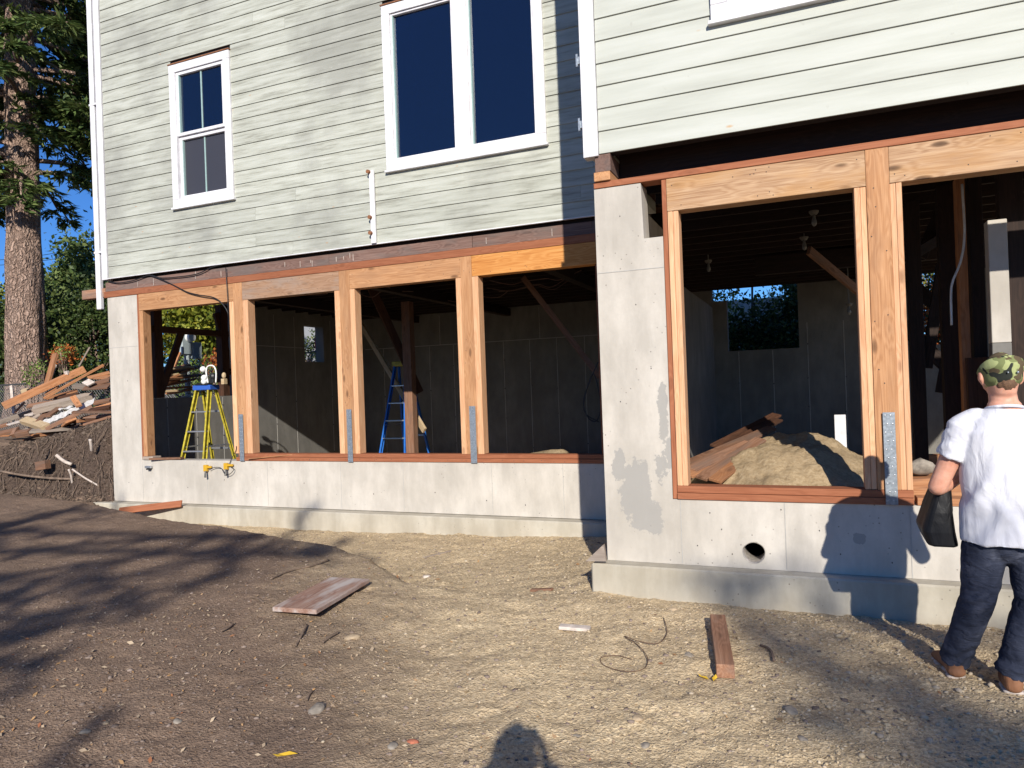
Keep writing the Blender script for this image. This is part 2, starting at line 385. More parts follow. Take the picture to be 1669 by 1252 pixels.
def ground_mat():
    t = NT('dirt_and_gravel'); p = t.pos(); s_ = t.new('SeparateXYZ'); t.set(s_.inputs[0], p); X, Y, Z = s_.outputs
    # brown topsoil to the left, tan gravelly subsoil to the right and in the trench
    n1 = t.noise(p, .8, 6, .62); n2 = t.noise(p, 6, 6, .7); n3 = t.noise(p, 42, 5, .75); n4 = t.noise(p, 160, 3, .7)
    edge = t.math('ADD', X, t.math('ADD', t.math('MULTIPLY', t.math('SUBTRACT', Y, 2.4), .92), t.math('MULTIPLY', t.math('SUBTRACT', n1, .5), 2.6)))
    k1 = t.math('ADD', edge, t.math('MULTIPLY', t.math('SUBTRACT', n2, .5), .5))
    mk = t.ramp(t.math('ADD', t.math('MULTIPLY', k1, .22), .62), (.12, 0.0), (.58, 1.0))
    # trench behind the mound crest: below ground level
    tr = t.ramp(t.math('ADD', Z, t.math('MULTIPLY', n2, .05)), (.0, 1.0), (.03, 0.0))
    trn = t.math('MULTIPLY', t.ramp(t.math('MULTIPLY', t.math('ADD', Z, .2), 2.0), (.32, 1.0), (.44, 0.0)), t.ramp(t.math('MULTIPLY', Y, .1), (.50, 0.0), (.55, 1.0)))
    mk = t.math('MAXIMUM', mk, trn)
    br = t.ramp(n3, (.30, (.13, .085, .058)), (.50, (.27, .185, .13)), (.72, (.39, .28, .20)))
    tn = t.ramp(n3, (.28, (.40, .295, .17)), (.48, (.68, .525, .325)), (.72, (.82, .68, .46)))
    c = t.mix(mk, br, tn)
    c = t.mix(t.ramp(n1, (.42, .35), (.58, 0.0)), c, t.mix(mk, (.14, .10, .075), (.36, .275, .175)))
    c = t.mix(t.ramp(n4, (.62, 0.0), (.70, .6)), c, (.44, .38, .29))
    gc = t.new('SeparateColor'); t.set(gc.inputs[0], t.vor(p, 62, 'Color')); gcell = t.ramp(gc.outputs[0], (.0, .66), (.5, 1.04), (1.0, 1.34)); gcb = t.new('CombineColor')
    for k_ in range(3): t.set(gcb.inputs[k_], gcell)
    c = t.mix(t.math('MULTIPLY', t.math('ADD', t.math('MULTIPLY', mk, .55), .25), t.ramp(n2, (.35, .3), (.6, 1.0))), c, t.mix(1.0, c, gcb.outputs[0], 'MULTIPLY'))
    cr2 = t.vor(p, 62); cr = t.vor(p, 115); c = t.mix(t.ramp(cr, (.0, .0), (.5, .25)), c, (.06, .045, .035))
    moss = t.math('MULTIPLY', t.ramp(t.math('MULTIPLY', Z, .1), (.15, 0.0), (.2, 1.0)), t.ramp(n2, (.4, 0.0), (.6, .5)))
    c = t.mix(moss, c, (.05, .06, .02))
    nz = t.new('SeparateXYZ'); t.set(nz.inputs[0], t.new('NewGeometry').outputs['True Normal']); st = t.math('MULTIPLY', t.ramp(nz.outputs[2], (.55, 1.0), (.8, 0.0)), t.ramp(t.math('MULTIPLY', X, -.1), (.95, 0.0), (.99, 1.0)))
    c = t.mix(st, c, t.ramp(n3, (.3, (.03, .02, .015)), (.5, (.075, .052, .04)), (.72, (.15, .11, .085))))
    h = t.math('ADD', t.math('MULTIPLY', n3, .5), t.math('ADD', t.math('MULTIPLY', n4, .3), t.math('ADD', t.math('MULTIPLY', cr, .5), t.math('MULTIPLY', cr2, .7))))
    return t.fin(c, .95, t.bump(h, .6, .014, t.bump(n2, .5, .04)), .15)
M['ground'] = ground_mat()
def sand_mat():
    t = NT('tan_sand_heap'); p = t.pos(); n = t.noise(p, 30, 5, .75); n2 = t.noise(p, 4, 4, .6)
    c = t.ramp(n, (.3, (.25, .18, .10)), (.5, (.37, .275, .165)), (.7, (.46, .36, .235))); c = t.mix(t.ramp(n2, (.4, .25), (.6, 0.0)), c, (.28, .2, .12))
    return t.fin(c, .95, t.bump(t.math('ADD', n, n2), .7, .02), .1)
M['sand'] = sand_mat()
def pebble_mat():
    t = NT('gravel_pebbles'); g = t.new('NewGeometry').outputs['Random Per Island']
    c = t.ramp(g, (.0, (.30, .24, .165)), (.3, (.42, .335, .22)), (.6, (.48, .385, .26)), (.88, (.36, .30, .235)), (1.0, (.54, .46, .34)))
    return t.fin(c, .85, t.bump(t.noise(t.pos(), 180, 2), .3, .003), .25)
M['pebble'] = pebble_mat()
def island_mat(name, *st, rough=.7, trans=0):
    t = NT(name); g = t.new('NewGeometry').outputs['Random Per Island']; c = t.ramp(g, *st); m_ = t.fin(c, rough, None, .25)
    return m_
M['litter'] = island_mat('leaf_litter_and_chips', (.0, (.36, .27, .18)), (.35, (.46, .36, .25)), (.7, (.28, .19, .12)), (.88, (.42, .24, .10)), (1.0, (.30, .12, .06)))
M['clod_dark'] = island_mat('dark_bank_clods', (.0, (.035, .024, .018)), (.5, (.07, .05, .038)), (1.0, (.14, .105, .08)), rough=.95)
M['clod'] = island_mat('soil_clods', (.0, (.13, .10, .085)), (.5, (.19, .145, .12)), (1.0, (.27, .21, .175)), rough=.95)
def leafmat(name, a, b, c, sc=.9):
    t = NT(name); g = t.new('NewGeometry').outputs['Random Per Island']; n = t.noise(t.pos(), sc, 3)
    col = t.ramp(t.math('ADD', t.math('MULTIPLY', g, .55), t.math('MULTIPLY', n, .45)), (.2, a), (.5, b), (.8, c))
    m_ = t.fin(col, .55, None, .3); d = t.new('BsdfTranslucent'); t.set(d.inputs[0], col); mx = t.new('MixShader'); mx.inputs[0].default_value = .22
    t.l.new(t.p.outputs[0], mx.inputs[1]); t.l.new(d.outputs[0], mx.inputs[2]); t.l.new(mx.outputs[0], t.n['Material Output'].inputs[0]); return m_
M['needles'] = leafmat('fir_needles', (.035, .065, .02), (.095, .145, .04), (.20, .24, .08))
M['bushleaf'] = leafmat('dark_bush_leaves', (.018, .034, .010), (.045, .075, .018), (.12, .15, .04))
M['yellowleaf'] = leafmat('yellow_green_leaves', (.05, .08, .01), (.16, .19, .02), (.34, .32, .04))
M['autumn'] = leafmat('orange_leaves', (.20, .05, .01), (.45, .12, .03), (.55, .25, .06))
M['ivy'] = leafmat('bright_weeds', (.05, .10, .02), (.14, .22, .04), (.26, .34, .08))
def bark_mat():
    t = NT('fir_bark'); p = t.obj(); wp = t.vadd(p, t.vscale(t.noise(p, 3.0, 3, .6, 0, 1), .35)); v = t.vor(t.mapv(wp, (15, 15, 2.4)), 1.0, 'Distance', 'DISTANCE_TO_EDGE'); n = t.noise(t.mapv(p, (12, 12, 3)), 1.6, 5, .75)
    c = t.ramp(n, (.3, (.20, .13, .10)), (.5, (.36, .25, .195)), (.7, (.50, .37, .30))); c = t.mix(t.ramp(v, (.0, .5), (.13, 0.0)), c, (.09, .06, .048))
    return t.fin(c, .92, t.bump(t.math('ADD', t.ramp(v, (0, 0.0), (.25, 1.0)), t.math('MULTIPLY', n, .6)), 1.0, .05), .15)
M['bark'] = bark_mat()
M['root'] = plain('pale_root', (.20, .14, .10), .9, 0, .5, 20)
M['root_pale'] = plain('broken_pale_root', (.52, .44, .38), .85, 0, .3, 20)
M['wirefence'] = plain('dull_wire', (.34, .34, .34), .6, .4)
M['postgrey'] = plain('fence_post_grey', (.06, .06, .06), .7, .3)
M['skin'] = None
def skin_mat():
    t = NT('skin'); n = t.noise(t.obj(), 14, 4, .6); c = t.ramp(n, (.35, (.52, .235, .155)), (.6, (.64, .335, .235)))
    return t.fin(c, .5, t.bump(t.noise(t.obj(), 160, 2), .12, .002), .4, Subsurface_Weight=.08)
M['skin'] = skin_mat()
M['hair'] = plain('short_brown_hair', (.16, .085, .045), .8, 0, .5, 160)
def cloth(name, a, b, sc=120, rough=.85):
    t = NT(name); o = t.obj(); n = t.noise(o, sc, 2); g = t.noise(o, 4, 4, .6); c = t.ramp(g, (.35, a), (.65, b))
    wr = t.noise(t.mapv(o, (9, 9, 4)), 1.0, 4, .5, 1.5)
    return t.fin(c, rough, t.bump(n, .15, .002, t.bump(wr, .55, .02)), .15)
M['tshirt'] = cloth('white_cotton', (.58, .58, .64), (.64, .64, .68))
def denim():
    t = NT('navy_denim'); o = t.obj(); n = t.noise(t.mapv(o, (90, 90, 30)), 1, 3); g = t.noise(o, 7, 5, .6); c = t.ramp(g, (.33, (.018, .022, .038)), (.55, (.036, .042, .066)), (.72, (.085, .092, .125)))
    wr = t.noise(t.mapv(o, (7, 7, 16)), 1.6, 4, .55, 1.2)
    return t.fin(c, .88, t.bump(n, .25, .002, t.bump(wr, .5, .03)), .15)
M['denim'] = denim()
def camo():
    t = NT('camouflage_cloth'); o = t.obj(); w_ = t.noise(o, 9, 2, .5, 0, 1); v = t.vadd(o, t.vscale(w_, .09))
    a = t.noise(v, 13, 1.5, .4); b = t.noise(t.mapv(v, loc=(5, 3, 1)), 15, 1.5, .4); d = t.noise(t.mapv(v, loc=(1, 8, 4)), 17, 1.5, .4)
    c = t.mix(t.ramp(a, (.50, 0.0), (.51, 1.0)), (.17, .19, .08), (.33, .36, .16)); c = t.mix(t.ramp(b, (.56, 0.0), (.57, 1.0)), c, (.10, .075, .045))
    c = t.mix(t.ramp(d, (.585, 0.0), (.595, 1.0)), c, (.03, .033, .028)); return t.fin(c, .9, t.bump(t.noise(o, 200, 2), .2, .002), .1)
M['camo'] = camo()
M['boot'] = cloth('brown_leather', (.16, .07, .035), (.27, .13, .07), 60, .6)
M['darkboard'] = wood('shade_black_timber', (.012, .007, .005), (.022, .013, .010), (.035, .02, .015), .3)  # near-black tone puts the basement shade into the timber colour
M['nylon'] = cloth('black_nylon', (.008, .008, .009), (.02, .02, .022), 90, .45)
M['greyshirt'] = cloth('grey_jacket', (.08, .08, .09), (.12, .12, .13))
M['farhouse'] = plain('pale_far_wall', (.55, .55, .55), .8)
M['pinkwall'] = plain('far_roof', (.10, .10, .11), .8)
# ------------------------------------------------------------------ the ground
CX = [-14, -12, -9.9, -7.5, -5.6, -4.4, -3.8, -3.1, -2.4, -1.6, 3]
CY = [7.5, 7.35, 7.05, 6.35, 5.95, 5.75, 5.45, 4.9, 4.9, 4.9, 4.9]
def terrain(x, y, micro=True):
    x = np.asarray(x, float); y = np.asarray(y, float)
    yc = np.interp(x, CX, CY)
    zf = np.interp(x, [-12, -6, -3.6, -2.2, 4], [.17, .14, .07, -.01, -.01])*sstep(.5, 4.5, y)
    zb = np.interp(x, [-14, -10.2, -9.6, -8, -4.3, -2.4, -1.5, 1.5], [.1, .05, -.2, -.2, -.17, -.10, -.03, -.07])
    k = sstep(yc+.02, yc+.42, y)
    z = zf*(1-k)+zb*k
    z = z + .05*fbm(x, y, 1.3, 3, 11) + .035*fbm(x, y, 3.6, 3, 17)
    # cut bank beside the left corner of the house, yard above it
    top = np.interp(x, [-30, -16, -12.7, -10, -9.0], [.95, .85, .92, 1.40, 1.46])
    rim = .28*fbm(x, y*.3, 1.7, 4, 5)
    face = sstep(7.62+rim*.5, 8.25+rim, y + .10*fbm(x, y, 5, 4, 3))
    yard = top + .085*np.clip(y-8.2, 0, 40) + .10*fbm(x, y, .8, 4, 8)
    lump = .5*fbm(x, y, 3.0, 5, 9)*np.clip(4*face*(1-face), 0, 1) - .55*np.abs(fbm(x, y, 6.5, 5, 21))*np.clip(5*face*(1-face), 0, 1)
    zl = z*(1-face)+yard*face+lump
    left = (x < -9.95) & (y > 7.2)
    z = np.where(left, zl, z)
    # level dirt floor inside the basement, high yard behind it
    ins = (x > -9.8) & (x < 4.4) & (y > 7.9) | (x > -1.45) & (x < 4.4) & (y > 5.6) & (y < 8)
    z = np.where(ins, -.12+.05*fbm(x, y, 1.1, 3, 4), z)
    back = (x > -9.95) & (y > 14.3)
    z = np.where(back, 1.75+.06*np.clip(y-14.3, 0, 40)+.1*fbm(x, y, .8, 3, 8), z)
    rt = (x > 4.5) & (y > 5.2)
    z = np.where(rt, -.05+1.6*sstep(6.5, 12, y), z)
    if micro:
        grav = sstep(-3.5, -.5, x + (y-3)*.8)
        z = z + (.020+.012*grav)*fbm(x, y, 9, 3, 31) + (.013+.016*grav)*fbm(x, y, 26, 2, 41)
    return z
def TZ(x, y): return float(terrain(np.array([x]), np.array([y]))[0])
def onground(px, py, dz=0.0):
    z = 0.0
    for _ in range(14): p = atz(px, py, z); z = .5*z+.5*TZ(p.x, p.y)
    p = atz(px, py, z); return Vector((p.x, p.y, z+dz))
def axis_(fine0, fine1, step, lo, hi, g=1.18):
    a = list(np.arange(fine0, fine1, step)); s = step
    while a[-1] < hi: s *= g; a.append(a[-1]+s)
    b = []; s = step; c = fine0
    while c > lo: s *= g; c -= s; b.append(c)
    return np.array(b[::-1]+a)
gx = axis_(-13.2, 2.4, .027, -400, 400); gy = axis_(1.3, 8.75, .027, -300, 600)
gx = np.unique(np.concatenate([gx, np.arange(-30, -13.2, .25), np.arange(2.4, 5, .1)]))
gy = np.unique(np.concatenate([gy, np.arange(8.75, 20, .15), [14.25, 14.35]]))
XX, YY = np.meshgrid(gx, gy); ZZ = terrain(XX, YY)
nx, ny = len(gx), len(gy); ii = np.arange(nx*ny).reshape(ny, nx)
Q = np.stack([ii[:-1, :-1], ii[:-1, 1:], ii[1:, 1:], ii[1:, :-1]], -1).reshape(-1, 4)
tag(link('ground', bigmesh('ground', np.stack([XX, YY, ZZ], -1).reshape(-1, 3), Q, M['ground'], True)), kind='structure')

# ------------------------------------------------------------------ concrete foundation
fd = empty('concrete_foundation', (-5.5, 7.9, 0), 'pale new poured concrete foundation walls and footings carrying the grey house', 'foundation')
def wall(name, a, b, mat=M['conc'], c=.004, label=None): return wbox(name, a, b, mat, fd, c, label)
def prism(name, poly, y0, y1, mat, parent, c=0):       # polygon in x,z
    n = len(poly); V = [(x, y0, z) for x, z in poly]+[(x, y1, z) for x, z in poly]
    Fc = [tuple(range(n)), tuple(range(2*n-1, n-1, -1))]+[(i, i+n, (i+1) % n+n, (i+1) % n) for i in range(n)]
    return link(name, mesh(name, V, Fc, mat), parent, Matrix.Identity(4))
# left building front: corner column and low wall in form panels
wall('wall_column', (-9.93, YA, .06), (-9.305, YA+.22, 3.195))
xs = [-9.93, -8.02, -6.92, -5.70, -4.75, -3.52, -2.62, -1.50]
wall('low_wall', (-9.303, YA+.001, .06), (-1.50, YA+.22, .695))
sm = MB()
def seam_v(x, y, z0, z1, w_=.003): sm.box((x-w_, y-.002, z0), (x+w_, y+.004, z1))
def seam_h(x0, x1, y, z): sm.box((x0, y-.003, z-.003), (x1, y+.004, z+.003))
for x in xs[1:-1]: seam_v(x, YA, .08, .69)
seam_v(-9.3, YA, .1, .62); seam_h(-9.92, -9.32, YA, 2.42)
wall('footing', (-10.62, YA-.17, -.55), (-1.52, YA+.45, .055), M['foot'], .012)
# bay front
YB2 = YB+.22
prism('wall_column', [(-1.50, .2), (-.972, .2), (-.972, 2.705), (-1.118, 2.705), (-1.128, 3.135), (-1.50, 3.135)], YB, YB2, M['conc'], fd)
# low wall of the bay with the round hole
def holed(name, x0, x1, z0, z1, y0, y1, hx, hz, hr, mat):
    n = 28; V = []; Fc = []
    cs = [(math.cos(2*math.pi*i/n), math.sin(2*math.pi*i/n)) for i in range(n)]
    def edge(c, s_):
        k = 1/max(abs(c)/( (x1-hx) if c > 0 else (hx-x0)), abs(s_)/((z1-hz) if s_ > 0 else (hz-z0))); return hx+c*k, hz+s_*k
    for y in (y0, y1):
        for c, s_ in cs: V.append((hx+hr*c, y, hz+hr*s_))
        for c, s_ in cs: e = edge(c, s_); V.append((e[0], y, e[1]))
        for e in ((x0, z0), (x1, z0), (x1, z1), (x0, z1)): V.append((e[0], y, e[1]))
    B = 2*n+4
    for i in range(n):
        j = (i+1) % n
        Fc.append((i, j, n+j, n+i)); Fc.append((B+i, B+n+i, B+n+j, B+j)); Fc.append((i, B+i, B+j, j))
        a, b = V[n+i], V[n+j]
        if abs(a[0]-b[0]) > 1e-6 and abs(a[2]-b[2]) > 1e-6:
            cx_ = a[0] if a[0] in (x0, x1) or min(abs(a[0]-x0), abs(a[0]-x1)) < 1e-6 else b[0]
            cz_ = a[2] if min(abs(a[2]-z0), abs(a[2]-z1)) < 1e-6 else b[2]
            for q, e in enumerate(((x0, z0), (x1, z0), (x1, z1), (x0, z1))):
                if abs(e[0]-cx_) < 1e-5 and abs(e[1]-cz_) < 1e-5: Fc.append((n+i, n+j, 2*n+q)); Fc.append((B+n+j, B+n+i, B+2*n+q))
    Fc.append((2*n, 2*n+3, B+2*n+3, B+2*n)); Fc.append((2*n+1, B+2*n+1, B+2*n+2, 2*n+2)); Fc.append((2*n+3, 2*n+2, B+2*n+2, B+2*n+3))
    return link(name, mesh(name, V, Fc, mat), fd, Matrix.Identity(4))
hp = at(1229, 901, YB)
holed('low_wall', -.972, 4.4, .2, .695, YB+.001, YB2, hp.x, hp.z, .078, M['conc'])
# steel sleeve in the hole
V = []; Fc = []; n = 28
for y, r in ((YB-.004, .079), (YB-.004, .074), (YB2, .074)):
    for i in range(n): a = 2*math.pi*i/n; V.append((hp.x+r*math.cos(a)*(1+.04*math.sin(3*a)), y, hp.z+r*math.sin(a)))
for k in range(2):
    for i in range(n): j = (i+1) % n; Fc.append((k*n+i, k*n+j, (k+1)*n+j, (k+1)*n+i))
link('pipe_sleeve', mesh('pipe_sleeve', V, Fc, M['pipe'], True), fd, Matrix.Identity(4))
seam_v(-.915, YB, .21, .69); seam_v(-.175, YB, .21, .69); seam_v(.62, YB, .2, .69); seam_v(1.4, YB, .2, .69)
seam_h(-1.495, -.975, YB, 2.47)
wall('footing', (-1.60, YB-.13, -.5), (4.5, YB+.45, .198), M['foot'], .012)
wall('side_wall', (-1.50, YB2+.002, -.3), (-1.28, YA-.002, 3.13))
# interior walls
HX, HY = -9.70, 14.2
lw0, lw1 = 10.12, 14.2; wy0, wy1, wz0, wz1 = 12.12, 12.76, 2.28, 3.05
ci = M['conc_in']
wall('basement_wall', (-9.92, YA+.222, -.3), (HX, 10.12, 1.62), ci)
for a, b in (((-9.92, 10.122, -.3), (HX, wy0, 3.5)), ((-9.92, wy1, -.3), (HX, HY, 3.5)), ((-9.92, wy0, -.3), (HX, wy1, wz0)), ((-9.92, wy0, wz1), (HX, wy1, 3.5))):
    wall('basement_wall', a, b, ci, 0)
bx0, bx1, bz0 = at(1187, 570, HY).x, at(1303, 570, HY).x, at(1240, 570, HY).z
ox0, ox1, oz0 = at(1488, 560, HY).x, at(1546, 560, HY).x, at(1515, 562, HY).z
nx0 = at(1160, 480, HY).x; nz0 = at(1170, 491, HY).z
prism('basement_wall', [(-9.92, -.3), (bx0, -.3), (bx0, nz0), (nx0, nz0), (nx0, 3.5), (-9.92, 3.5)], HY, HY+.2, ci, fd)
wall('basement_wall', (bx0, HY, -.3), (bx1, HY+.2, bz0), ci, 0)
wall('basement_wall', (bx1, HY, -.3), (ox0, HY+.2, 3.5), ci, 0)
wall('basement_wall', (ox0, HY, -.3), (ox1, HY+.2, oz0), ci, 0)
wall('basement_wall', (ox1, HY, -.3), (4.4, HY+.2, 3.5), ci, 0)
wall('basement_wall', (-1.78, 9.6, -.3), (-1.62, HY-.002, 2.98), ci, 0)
# form seams and tie stubs on the inside faces
for y in (8.6, 9.2, 9.8): sm.box((HX-.003, y-.005, 0), (HX+.004, y+.005, 1.6))
for y in (10.6, 11.2, 11.8, 13.0, 13.6): sm.box((HX-.003, y-.005, 0), (HX+.004, y+.005, 3.2 if not 12 < y < 12.9 else 2.2))
sm.box((HX-.003, 10.2, 2.56), (HX+.004, 12.1, 2.57))
for k in range(18):
    x = -9.1+k*.61
    if x > 4: break
    sm.box((x-.006, HY-.005, -.1), (x+.006, HY+.003, 2.58 if not bx0 < x < bx1 else bz0-.02))
sm.box((-9.6, HY-.005, 2.59), (nx0-.05, HY+.003, 2.603))
for x in (-7.6, -5.2, -2.9): sm.box((x-.005, HY-.005, 2.6), (x+.005, HY+.003, 3.26))
tag(sm.build('form_seams', M['seam'], fd), kind='stuff')
tm = MB()
for k in range(18):
    x = -9.1+k*.61
    for z in (.35, .95, 1.55, 2.1):
        if x < 4 and random.random() < .7 and not (bx0-.1 < x < bx1+.1 and z > 1.9): tm.ball((x+random.uniform(-.02, .02), HY-.004, z+random.uniform(-.09, .09)), (.011, .01, .013), 6, 4)
for y in (8.6, 9.2, 9.8, 10.6, 11.2, 11.8, 13.0, 13.6):
    for z in (.35, .95, 1.5): tm.ball((HX+.004, y, z+random.uniform(-.08, .08)), (.008, .010, .012), 6, 4)
tag(tm.build('form_ties', M['postgrey'], fd), kind='stuff')
tm = MB()
for x, z in [(-9.6, .35), (-9.1, .35), (-8.4, .3), (-7.7, .42), (-7.3, .25), (-6.3, .4), (-5.2, .28), (-4.3, .32), (-3.6, .24), (-3.1, .2), (-9.62, 1.2), (-9.55, 1.9), (-9.7, 2.8)]:
    tm.ball((x, YA-.001, z), (.006, .004, .008), 6, 4)
for x, z in [(-.7, .6), (-.55, .30), (-.2, .64), (.05, .5), (.18, .34), (-1.2, 2.2), (-1.3, 2.9), (-1.1, 1.7), (-1.35, 1.45), (-.8, .35), (.5, .3), (-.62, .48)]: tm.ball((x, YB-.001, z), (.004, .003, .006), 6, 4)
tag(tm.build('wall_ties', M['postgrey'], fd), kind='stuff')

# ------------------------------------------------------------------ the house
hs = empty('house', (-5.5, 8, 3.3), 'old house with weathered pale green lap siding raised on new timber framing and concrete', 'house')
P_ = hs
# sill plates and studs, left building
tbox('sill_plate', (-7.46, YA-.012, .697), (-1.51, YA+.13, .745), 'x', M['treated'], P_)
tbox('sill_plate', (-7.42, YA-.004, .747), (-1.51, YA+.13, .797), 'x', M['treated'], P_)
tbox('edge_plate', (-9.303, YA+.002, .70), (-9.268, YA+.14, 3.195), 'z', M['treated'], P_)
tbox('trimmer_stud', (-9.266, YA, .75), (-9.19, YA+.14, 2.945), 'z', M['fir'], P_)
tbox('stud_block', (-9.27, YA-.02, .70), (-9.06, YA+.13, .748), 'x', M['scrap_grey'], P_)
timber('loose_board', (-9.1, YA-.02, .715), (-8.55, YA+.06, .72), .09, .03, M['scrap_brown'], P_)
def opening_post(x0, x1, lt, rt, mat='fir'):
    tbox('post', (x0, YA-.003, .798), (x1, YA+.14, 3.198), 'z', M[mat], P_)
    for a, b in ((lt, x0-.001), (x1+.001, rt)): tbox('trimmer_stud', (a, YA, .798), (b, YA+.14, 2.945), 'z', M['fir_pale'], P_)
opening_post(-7.42, -7.26, -7.50, -7.165)
opening_post(-5.62, -5.46, -5.70, -5.385)
opening_post(-3.84, -3.69, -3.91, -3.61)
tbox('header_beam', (-9.266, YA-.001, 2.948), (-7.422, YA+.14, 3.198), 'x', M['fir'], P_, label='pale fir header over the ladder opening')
tbox('header_beam', (-7.258, YA-.001, 2.948), (-5.622, YA+.14, 3.198), 'x', M['fir_grey'], P_, label='greyed header with pale scuffs')
tbox('header_beam', (-5.458, YA-.001, 2.948), (-3.842, YA+.14, 3.198), 'x', M['fir'], P_)
tbox('header_beam', (-3.688, YA-.001, 2.948), (-1.52, YA+.14, 3.198), 'x', M['fir_orange'], P_, label='bright orange header with wavy grain')
tbox('edge_plate', (-2.15, YA+.002, .80), (-2.10, YA+.14, 2.945), 'z', M['treated'], P_)
tbox('mud_sill', (-9.99, YA-.008, 3.20), (-1.51, YA+.14, 3.292), 'x', M['treated'], P_, label='reddish brown treated plate above the headers')
tbox('beam_end', (-10.52, YA+.02, 3.22), (-9.995, YA+.13, 3.36), 'x', M['scrap_brown'], P_)
x = -9.97
while x < -1.6:
    x2 = min(x+random.choice((1.2, 1.5, 2.1)), -1.51); tbox('rim_board', (x, YA+.004+random.uniform(0, .012), 3.295), (x2-.003, YA+.05, 3.435), 'x', M['rim'], P_); x = x2
tbox('sill_shadow_board', (-9.97, YA+.055, 3.40), (-1.51, YA+.1, 3.56), 'x', M['darkboard'], P_)  # near-black strip painting the shade in the gap under the siding
# framing of the bay
tbox('edge_plate', (-.970, YB+.002, .698), (-.936, YB+.14, 3.138), 'z', M['treated'], P_)
tbox('sill_plate', (-.934, YB-.014, .697), (.645, YB+.14, .745), 'x', M['treated'], P_)
tbox('sill_plate', (-.934, YB-.006, .747), (.645, YB+.14, .797), 'x', M['treated'], P_)
tbox('sill_plate', (.665, YB-.004, .697), (4.3, YB+.14, .748), 'x', M['scrap_orange'], P_)
for a, b in ((-.932, -.893), (-.892, -.852), (.352, .389), (.390, .427), (.572, .607), (.608, .644)):
    tbox('trimmer_stud', (a, YB+random.uniform(0, .006), .798), (b, YB+.14, 2.888), 'z', M['fir_pale'], P_)
tbox('post', (.428, YB-.004, .798), (.571, YB+.14, 3.138), 'z', M['fir'], P_, label='thick fir post behind the galvanised strap')
tbox('header_beam', (-.934, YB-.001, 2.89), (.427, YB+.14, 3.138), 'x', M['knotty'], P_)
tbox('header_beam', (.572, YB-.001, 2.89), (4.2, YB+.14, 3.138), 'x', M['knotty'], P_, label='knotty header with brown stains, right of the thick post')
tbox('mud_sill', (-1.50, YB-.008, 3.14), (4.3, YB+.14, 3.188), 'x', M['treated'], P_)
tbox('rim_joist', (-1.35, YB+.26, 3.19), (4.3, YB+.31, 3.52), 'x', M['darkboard'], P_)  # near-black colour stands for the shade inside the recess
tbox('cribbing_block', (-1.49, YB-.03, 3.19), (-1.36, YB+.35, 3.26), 'y', M['fir'], P_)
tbox('beam_end', (-1.48, YB-.02, 3.262), (-1.355, YB+.5, 3.40), 'y', M['rim'], P_)
# galvanised straps with nail holes
def strap(x0, x1, z0, z1, y):
    mb = MB(); mb.box((x0, y-.006, z0), (x1, y, z1), .001)
    o = mb.build('steel_strap', M['steel'], P_)
    hb = MB(); nrow = int((z1-z0)/.055); w_ = x1-x0
    for k in range(nrow):
        z = z0+.03+k*(z1-z0-.05)/max(1, nrow-1)
        for q in (.28, .72): hb.ball((x0+w_*(q+(.08 if k % 2 else -.08)), y-.0065, z), (.0055, .003, .0055), 6, 4)
    tag(hb.build('nail_heads', M['alu'], o), kind='stuff')
strap(at(391, 700, YA).x, at(398, 700, YA).x, .69, 1.35, YA-.016)
strap(at(567, 700, YA).x, at(575, 700, YA).x, .69, 1.38, YA-.016)
strap(at(767, 700, YA).x, at(777, 700, YA).x, .69, 1.38, YA-.016)
strap(at(1440, 730, YB).x, at(1460, 730, YB).x, .70, 1.33, YB-.018)
# lap siding, board by board
def sid_board(x0, x1, z0, ex, yf, mat):
    zb = z0+random.uniform(-.0015, .0015); t0 = .017; L = x1-x0
    prof = [(yf-t0, zb), (yf-t0+.003, zb-.002), (yf, zb), (yf, zb+ex+.006), (yf-.004, zb+ex+.006)]
    n = len(prof); V = [(x0, a, b) for a, b in prof]+[(x1, a, b) for a, b in prof]
    Fc = [tuple(range(n-1, -1, -1)), tuple(range(n, 2*n))]+[(i, (i+1) % n, (i+1) % n+n, i+n) for i in range(n)]
    return link('siding_board', mesh('siding_board', V, Fc, mat), P_, Matrix.Identity(4))
def siding(x0, x1, z0, z1, ex, yf, holes, mat, lens):
    z = z0; k = 0
    while z < z1:
        segs = [(x0, x1)]
        for (hx0, hx1, hz0, hz1) in holes:
            if z+ex*.5 > hz0 and z+ex*.5 < hz1:
                segs = [s for a, b in segs for s in ((a, min(b, hx0)), (max(a, hx1), b)) if s[1]-s[0] > .02]
        for a, b in segs:
            c = a
            while c < b-.001:
                d = c+random.uniform(*lens)
                if b-d < .6: d = b
                d = min(d, b)
                sid_board(c, d-(.002 if d < b else 0), z, ex, yf, mat); c = d
        z += ex; k += 1
w1 = (-8.44, -7.30, 4.385, 6.46); w2 = (-4.80, -2.655, 4.385, 6.46)
ftop = 8.62
siding(-9.85, -1.50, 3.49, ftop, .1795, YA-.012, [w1, w2], M['siding'], (2.6, 4.9))
w3 = (-.555, .86, 4.235, 6.3)
siding(-1.44, 4.4, 3.405, ftop, .1770, YB-.012, [w3], M['siding_b'], (3.2, 6.0))
wbox('drip_strip', (-9.86, YA-.036, 3.478), (-1.51, YA-.001, 3.489), M['white'], P_)
wbox('corner_board', (-9.975, YA-.045, 3.47), (-9.86, YA+.06, ftop), M['white'], P_, .003)
wbox('corner_board', (-1.565, YB-.045, 3.385), (-1.445, YB+.06, ftop), M['white'], P_, .003)
